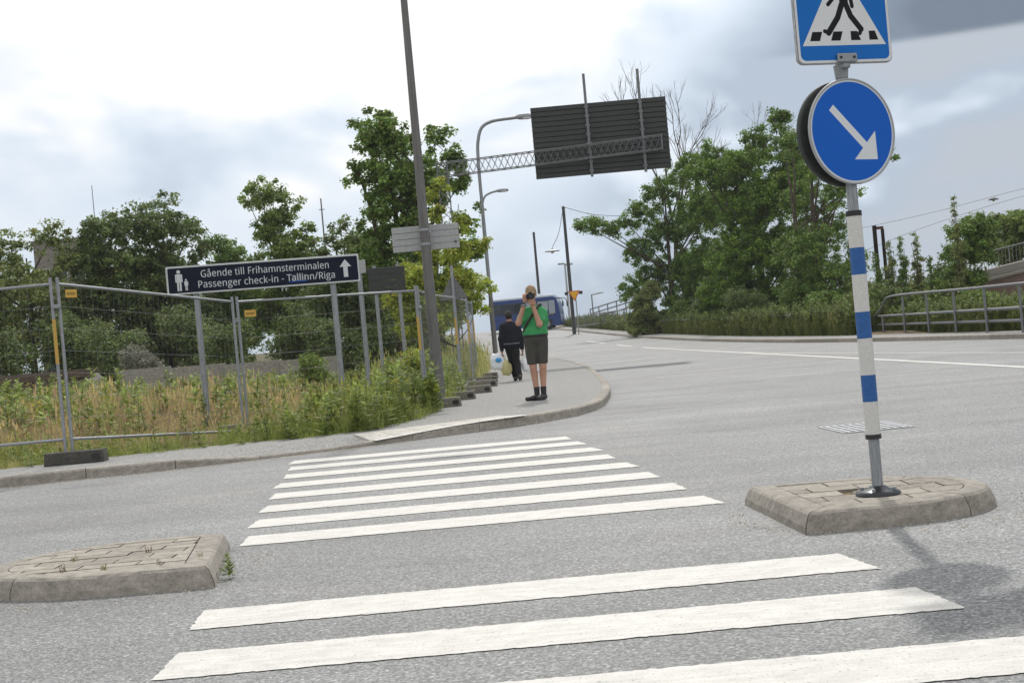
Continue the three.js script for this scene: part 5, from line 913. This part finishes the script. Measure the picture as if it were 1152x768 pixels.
{ // the man who takes a picture
  const t = thing('person', 'person in green T-shirt and dark shorts taking a photograph on the footway', 'person', [0.3, 0.121, -22.84]);
  const head = [0.075, 1.715, 0.03];
  const legs = [cap([0.0, 0.96, 0], [0.005, 0.53, 0.015], 0.095, 0.06), cap([0.005, 0.53, 0.015], [0.015, 0.42, -0.01], 0.056, 0.056), cap([0.015, 0.42, -0.015], [0.03, 0.1, 0], 0.056, 0.035), cap([0.175, 0.96, 0], [0.165, 0.53, 0.015], 0.095, 0.06), cap([0.165, 0.53, 0.015], [0.158, 0.42, -0.01], 0.056, 0.056), cap([0.158, 0.42, -0.015], [0.14, 0.1, 0], 0.056, 0.035), cap([0.03, 0.08, 0], [-0.1, 0.035, 0.1], 0.028, 0.016), cap([0.14, 0.08, 0], [0.05, 0.035, 0.14], 0.028, 0.016)];
  const ULa = [-0.045, 1.425, 0.0], ELa = [-0.17, 1.27, 0.13], WLa = [-0.035, 1.605, 0.165], URa = [0.25, 1.41, 0], ERa = [0.165, 1.22, 0.2], WRa = [0.085, 1.545, 0.2];
  const torso = [cap([0.04, 1.0, 0], [0.14, 1.0, 0], 0.12, 0.12), ell([0.09, 1.12, 0.01], [0.175, 0.17, 0.135]), ell([0.1, 1.32, 0], [0.185, 0.2, 0.125]), cap([0.0, 1.44, 0], [0.2, 1.432, 0], 0.06, 0.06), cap([0.1, 1.45, 0], [0.09, 1.58, 0.005], 0.062, 0.054)];
  const arms = [cap(ULa, ELa, 0.058, 0.046), cap(ELa, WLa, 0.046, 0.03), cap(URa, ERa, 0.058, 0.046), cap(ERa, WRa, 0.047, 0.03)];
  const headF = [ell([head[0], head[1] + 0.03, head[2] - 0.01], [0.078, 0.105, 0.098]), ell([head[0], head[1] - 0.06, head[2] + 0.025], [0.058, 0.075, 0.07]), cap([head[0], head[1] + 0.01, head[2] + 0.09], [head[0], head[1] - 0.028, head[2] + 0.108], 0.01, 0.015), ell([head[0], head[1] - 0.062, head[2] + 0.085], [0.026, 0.009, 0.014]), ell([head[0] - 0.08, head[1], head[2] - 0.01], [0.012, 0.032, 0.02]), ell([head[0] + 0.08, head[1], head[2] - 0.01], [0.012, 0.032, 0.02]), ell([head[0], head[1] + 0.03, head[2] + 0.072], [0.05, 0.012, 0.02])];
  const trunkF = smin(torso, 0.08), bodyF = smin([(x, y, z) => trunkF(x, y, z) + 0.014, ...arms, smin(legs, 0.012), smin(headF, 0.02)], 0.025);
  const gBody = skinOver(bodyF, [-0.3, -0.04, -0.24], [0.42, 1.56, 0.36], 96), gHead = skinOver(cut(smin([...headF, torso[4]], 0.022), [0, -1, 0, -1.54]), [head[0] - 0.14, 1.5, head[2] - 0.17], [head[0] + 0.14, 1.9, head[2] + 0.17], 84);
  const gl = hand(WLa, [0.12, 1, 0.1], 0.55, 1, [0, 0, -1]), gr = hand(WRa, [-0.15, 1, 0.1], 0.5, -1, [0, 0, -1]);
  mesh('body', join([gBody, gHead, gl, gr]), M.skin, t);
  const green = cloth(0.08, 0.5, 0.17);
  const slL = ULa.map((v, i) => lerp(v, ELa[i], 0.62)), slR = URa.map((v, i) => lerp(v, ERa[i], 0.66));
  const shirtF = fold(smin([...torso.slice(0, 4).map((f) => (x, y, z) => f(x, y, z) - 0.02), cap([0.05, 1.08, 0], [0.13, 1.08, 0], 0.15, 0.15), cap(ULa, slL, 0.07, 0.068), cap(URa, slR, 0.072, 0.072), cap([0.1, 1.44, 0], [0.095, 1.505, 0.0], 0.09, 0.07)], 0.035), 0.02, 11);
  mesh('shirt', skinOver(cut(shirtF, [0, -1, 0, -1.06], [0, 1, 0.25, 1.525]), [-0.3, 0.98, -0.24], [0.42, 1.62, 0.28], 74), green, t);
  const shortsF = fold(smin([cap([0.03, 1.0, 0], [0.15, 1.0, 0], 0.136, 0.136), cap([0.04, 1.09, 0], [0.14, 1.09, 0], 0.137, 0.137), cap([0.005, 0.94, 0], [0.002, 0.56, 0.01], 0.115, 0.08), cap([0.17, 0.94, 0], [0.17, 0.56, 0.01], 0.115, 0.08)], 0.02), 0.009, 8);
  mesh('shorts', skinOver(cut(shortsF, [0, 1, 0, 1.1], [0, -1, 0, -0.585]), [-0.2, 0.53, -0.2], [0.38, 1.12, 0.2], 66), cloth(0.1, 0.095, 0.082), t);
  mesh('belt', skinOver(cut(cap([0.035, 1.05, 0], [0.145, 1.05, 0], 0.152, 0.152), [0, 1, 0, 1.068], [0, -1, 0, -1.032]), [-0.2, 1.0, -0.2], [0.38, 1.1, 0.2], 60), M.black, t);
  for (const [a, b] of [[[0.03, 0.06, 0], [0.033, 0.22, -0.005]], [[0.14, 0.06, 0], [0.143, 0.22, -0.005]]]) mesh('sock', skinOver(cut(cap(a, b, 0.042, 0.05), [0, 1, 0, 0.215]), [a[0] - 0.1, 0, -0.1], [a[0] + 0.1, 0.3, 0.1], 40), M.black, t);
  for (const [h, e] of [[[0.04, 0.045, -0.02], [-0.13, 0.034, 0.11]], [[0.15, 0.045, -0.02], [0.045, 0.034, 0.17]]]) mesh('shoe', skinOver(cut(shoe(h, e, 0.046), [0, -1, 0, 0]), [-0.26, -0.03, -0.12], [0.28, 0.14, 0.28], 72), std(rgb(0.02, 0.018, 0.017), 0.5), t);
  const hairF = fold(cut(ell([head[0], head[1] + 0.042, head[2] - 0.02], [0.09, 0.112, 0.112]), [0, -0.75, 0.62, -1.235 + 0.0]), 0.014, 26);
  mesh('hair', skinOver(hairF, [head[0] - 0.14, head[1] - 0.12, head[2] - 0.17], [head[0] + 0.14, head[1] + 0.2, head[2] + 0.17], 64), std(rgb(0.30, 0.21, 0.12), 0.75), t);
  mesh('shoulder_strap', tube([V(0.22, 1.53, -0.04), V(0.2, 1.55, 0.06), V(0.13, 1.46, 0.135), V(0.03, 1.34, 0.155), V(-0.04, 1.24, 0.14), V(-0.1, 1.12, 0.06)], 0.019, 40, 8), M.black, t);
  mesh('watch', new THREE.TorusGeometry(0.036, 0.012, 8, 20).rotateX(Math.PI / 2 - 0.3).translate(-0.06, 1.545, 0.158), M.galv, t);
  for (const s of [-1, 1]) mesh('eye', new THREE.SphereGeometry(0.011, 10, 8).translate(head[0] + s * 0.031, head[1] + 0.012, head[2] + 0.083), std(rgb(0.25, 0.24, 0.23), 0.3), t);
  const c = thing('camera', 'black camera held up to the face of the person in green', 'camera', [0.36, 1.81, -22.63]);
  mesh('camera_body', join([rbox(0.135, 0.085, 0.06, 0, 0, 0, 0.014), rbox(0.06, 0.035, 0.05, 0, 0.052, 0.004, 0.012), rbox(0.03, 0.075, 0.075, -0.056, -0.004, 0.006, 0.013)]), M.black, c);
  const l = mesh('lens', lathe([[0.034, 0.0], [0.036, 0.03], [0.039, 0.035], [0.039, 0.085], [0.042, 0.09], [0.042, 0.115], [0.036, 0.116], [0.03, 0.1], [0, 0.098]], 28).rotateX(Math.PI / 2).translate(0.005, -0.006, 0.02), M.black, c);
  mesh('front_glass', new THREE.CircleGeometry(0.03, 24).translate(0.005, -0.006, 0.12), M.glass, l);
}
{ // the person walking away with carrier bags
  const t = thing('person', 'person in dark navy jacket walking away carrying plastic bags', 'person', [0.04, 0.121, -33.5]);
  const head = [-0.068, 1.535, -0.03];
  const kneeL = [-0.085, 0.46, -0.1], kneeR = [0.03, 0.46, 0.04], ankL = [-0.03, 0.1, -0.02], ankR = [0.075, 0.13, 0.26];
  const HL = [-0.3, 0.71, 0.02], HR = [0.19, 0.7, 0.0], ShL = [-0.225, 1.31, 0], ShR = [0.1, 1.31, 0], ElL = [-0.3, 1.03, 0.04], ElR = [0.18, 1.02, 0.03];
  const torso = [cap([-0.12, 0.88, 0], [0.01, 0.88, 0], 0.12, 0.12), ell([-0.06, 1.02, 0], [0.17, 0.18, 0.13]), ell([-0.062, 1.2, 0], [0.185, 0.2, 0.125]), cap([-0.2, 1.3, 0], [0.08, 1.3, 0], 0.07, 0.07), cap([-0.062, 1.32, 0], [-0.066, 1.43, -0.01], 0.06, 0.052)];
  const arms = [cap(ShL, ElL, 0.056, 0.045), cap(ElL, HL, 0.044, 0.03), cap(ShR, ElR, 0.056, 0.045), cap(ElR, HR, 0.044, 0.03)];
  const legs = [cap([-0.13, 0.86, 0], kneeL, 0.09, 0.058), cap(kneeL, ankL, 0.058, 0.037), cap([0.02, 0.86, 0], kneeR, 0.09, 0.058), cap(kneeR, ankR, 0.058, 0.037)];
  const headF = [ell([head[0], head[1] + 0.025, head[2]], [0.076, 0.1, 0.096]), ell([head[0], head[1] - 0.055, head[2] - 0.03], [0.056, 0.07, 0.066]), cap([head[0], head[1], head[2] - 0.09], [head[0], head[1] - 0.03, head[2] - 0.105], 0.01, 0.014), ell([head[0], head[1] - 0.06, head[2] - 0.088], [0.024, 0.008, 0.012]), ell([head[0] - 0.078, head[1], head[2]], [0.012, 0.03, 0.02]), ell([head[0] + 0.078, head[1], head[2]], [0.012, 0.03, 0.02])];
  const bodyF = smin([smin(torso, 0.08), ...arms, smin(legs, 0.03), smin(headF, 0.02)], 0.03);
  mesh('body', join([skinOver(bodyF, [-0.42, -0.04, -0.24], [0.32, 1.72, 0.34], 92), hand(HL, [-0.05, -1, 0], 0.9, -1, [1, 0, 0]), hand(HR, [0.05, -1, 0], 0.9, 1, [-1, 0, 0])]), std(rgb(0.3, 0.15, 0.1), 0.6), t);
  const jack = fold(smin([...torso.slice(0, 4).map((f) => (x, y, z) => f(x, y, z) - 0.022), cap(ShL, ElL, 0.082, 0.066), cap(ElL, HL.map((v, i) => lerp(ElL[i], v, 0.94)), 0.066, 0.048), cap(ShR, ElR, 0.082, 0.066), cap(ElR, HR.map((v, i) => lerp(ElR[i], v, 0.94)), 0.066, 0.048), cap([-0.06, 1.31, 0], [-0.065, 1.4, -0.005], 0.085, 0.066)], 0.045), 0.013, 8);
  mesh('jacket', skinOver(cut(jack, [0, 1, 0, 1.425], [0, -1, 0, -0.73]), [-0.46, 0.68, -0.26], [0.36, 1.5, 0.26], 74), cloth(0.012, 0.014, 0.026), t);
  mesh('pale_hem', skinOver(cut(smin([cap([-0.12, 0.9, 0], [0.01, 0.9, 0], 0.152, 0.152)], 0.01), [0, 1, 0, 0.9], [0, -1, 0, -0.882]), [-0.34, 0.85, -0.2], [0.22, 0.93, 0.2], 60), cloth(0.35, 0.35, 0.36), t);
  const tr = fold(smin([cap([-0.12, 0.88, 0], [0.01, 0.88, 0], 0.132, 0.132), cap([-0.13, 0.84, 0], kneeL, 0.108, 0.078), cap(kneeL, ankL, 0.078, 0.064), cap([0.02, 0.84, 0], kneeR, 0.108, 0.078), cap(kneeR, ankR, 0.078, 0.064)], 0.03), 0.012, 9);
  mesh('trousers', skinOver(cut(tr, [0, 1, 0, 0.96], [0, -1, 0, -0.07]), [-0.32, 0.03, -0.26], [0.24, 1.0, 0.38], 74), cloth(0.012, 0.012, 0.013), t);
  mesh('shoe', skinOver(cut(shoe([-0.03, 0.05, 0.03], [-0.04, 0.036, -0.17], 0.045), [0, -1, 0, 0]), [-0.16, -0.03, -0.3], [0.1, 0.16, 0.14], 60), std(rgb(0.035, 0.033, 0.03), 0.6), t);
  mesh('shoe', skinOver(smin([cap([0.078, 0.11, 0.31], [0.075, 0.06, 0.14], 0.045, 0.045), cap([0.075, 0.06, 0.16], [0.072, 0.036, 0.08], 0.048, 0.038)], 0.03), [-0.05, -0.04, -0.02], [0.2, 0.22, 0.42], 60), std(rgb(0.075, 0.07, 0.06), 0.6), t);
  mesh('hair', skinOver(fold(cut(ell([head[0], head[1] + 0.035, head[2] + 0.012], [0.087, 0.105, 0.106]), [0, -0.8, -0.6, -1.19]), 0.01, 26), [head[0] - 0.14, head[1] - 0.15, head[2] - 0.16], [head[0] + 0.14, head[1] + 0.2, head[2] + 0.16], 60), std(rgb(0.02, 0.017, 0.015), 0.7), t);
  // bags
  const bag = (label, x, y, z, w, h, d, m, hx, hy, hz, print) => {
    const b = thing('carrier_bag', label, 'bag', [0.04 + x, 0.121 + y, -33.5 + z], 0, 'carrier bags of the person walking away');
    const f = fold((px, py, pz) => { const k = 1 - 0.28 * sstep(0.1, 0.5, py / h), q = Math.pow(Math.pow(Math.abs(px) / (w / 2 * k), 3) + Math.pow(Math.abs(py) / (h / 2), 4) + Math.pow(Math.abs(pz) / (d / 2 * k), 3), 1 / 3); return (q - 1) * d / 2; }, 0.03, 9);
    mesh('bag_body', skinOver(f, [-w * 0.8, -h * 0.75, -d * 0.95], [w * 0.8, h * 0.75, d * 0.95], 56), m, b);
    const up = V(hx - x, hy - y, hz - z);
    mesh('handle', join([limb([V(-w * 0.22, h * 0.36, 0), up.clone().lerp(V(-w * 0.2, h * 0.4, 0), 0.4), up], 0.02, 0.009, 10, 6), limb([V(w * 0.22, h * 0.36, 0), up.clone().lerp(V(w * 0.2, h * 0.4, 0), 0.4), up], 0.02, 0.009, 10, 6)]), m, b);
    if (print) mesh('print', print, M.bagBlue, b);
  };
  M.bagBlue = std(rgb(0.05, 0.3, 0.62), 0.5);
  const wBag = std(rgb(0.72, 0.74, 0.75), 0.45), blob = new THREE.SphereGeometry(0.07, 16, 12).scale(1.1, 0.8, 0.3).translate(0.03, 0.03, 0.12);
  bag('white plastic carrier bag with blue print', -0.43, 0.5, 0.05, 0.32, 0.4, 0.22, wBag, HL[0], HL[1] - 0.09, HL[2], blob);
  bag('yellow-green and white carrier bag, lower of the two', -0.25, 0.34, 0.06, 0.26, 0.38, 0.16, std(rgb(0.5, 0.45, 0.2), 0.5), HL[0], HL[1] - 0.09, HL[2]);
  bag('white carrier bag half hidden behind the bare legs', 0.24, 0.36, 0.02, 0.24, 0.34, 0.18, wBag, HR[0], HR[1] - 0.09, HR[2]);
}
renderer.render(scene, camera);
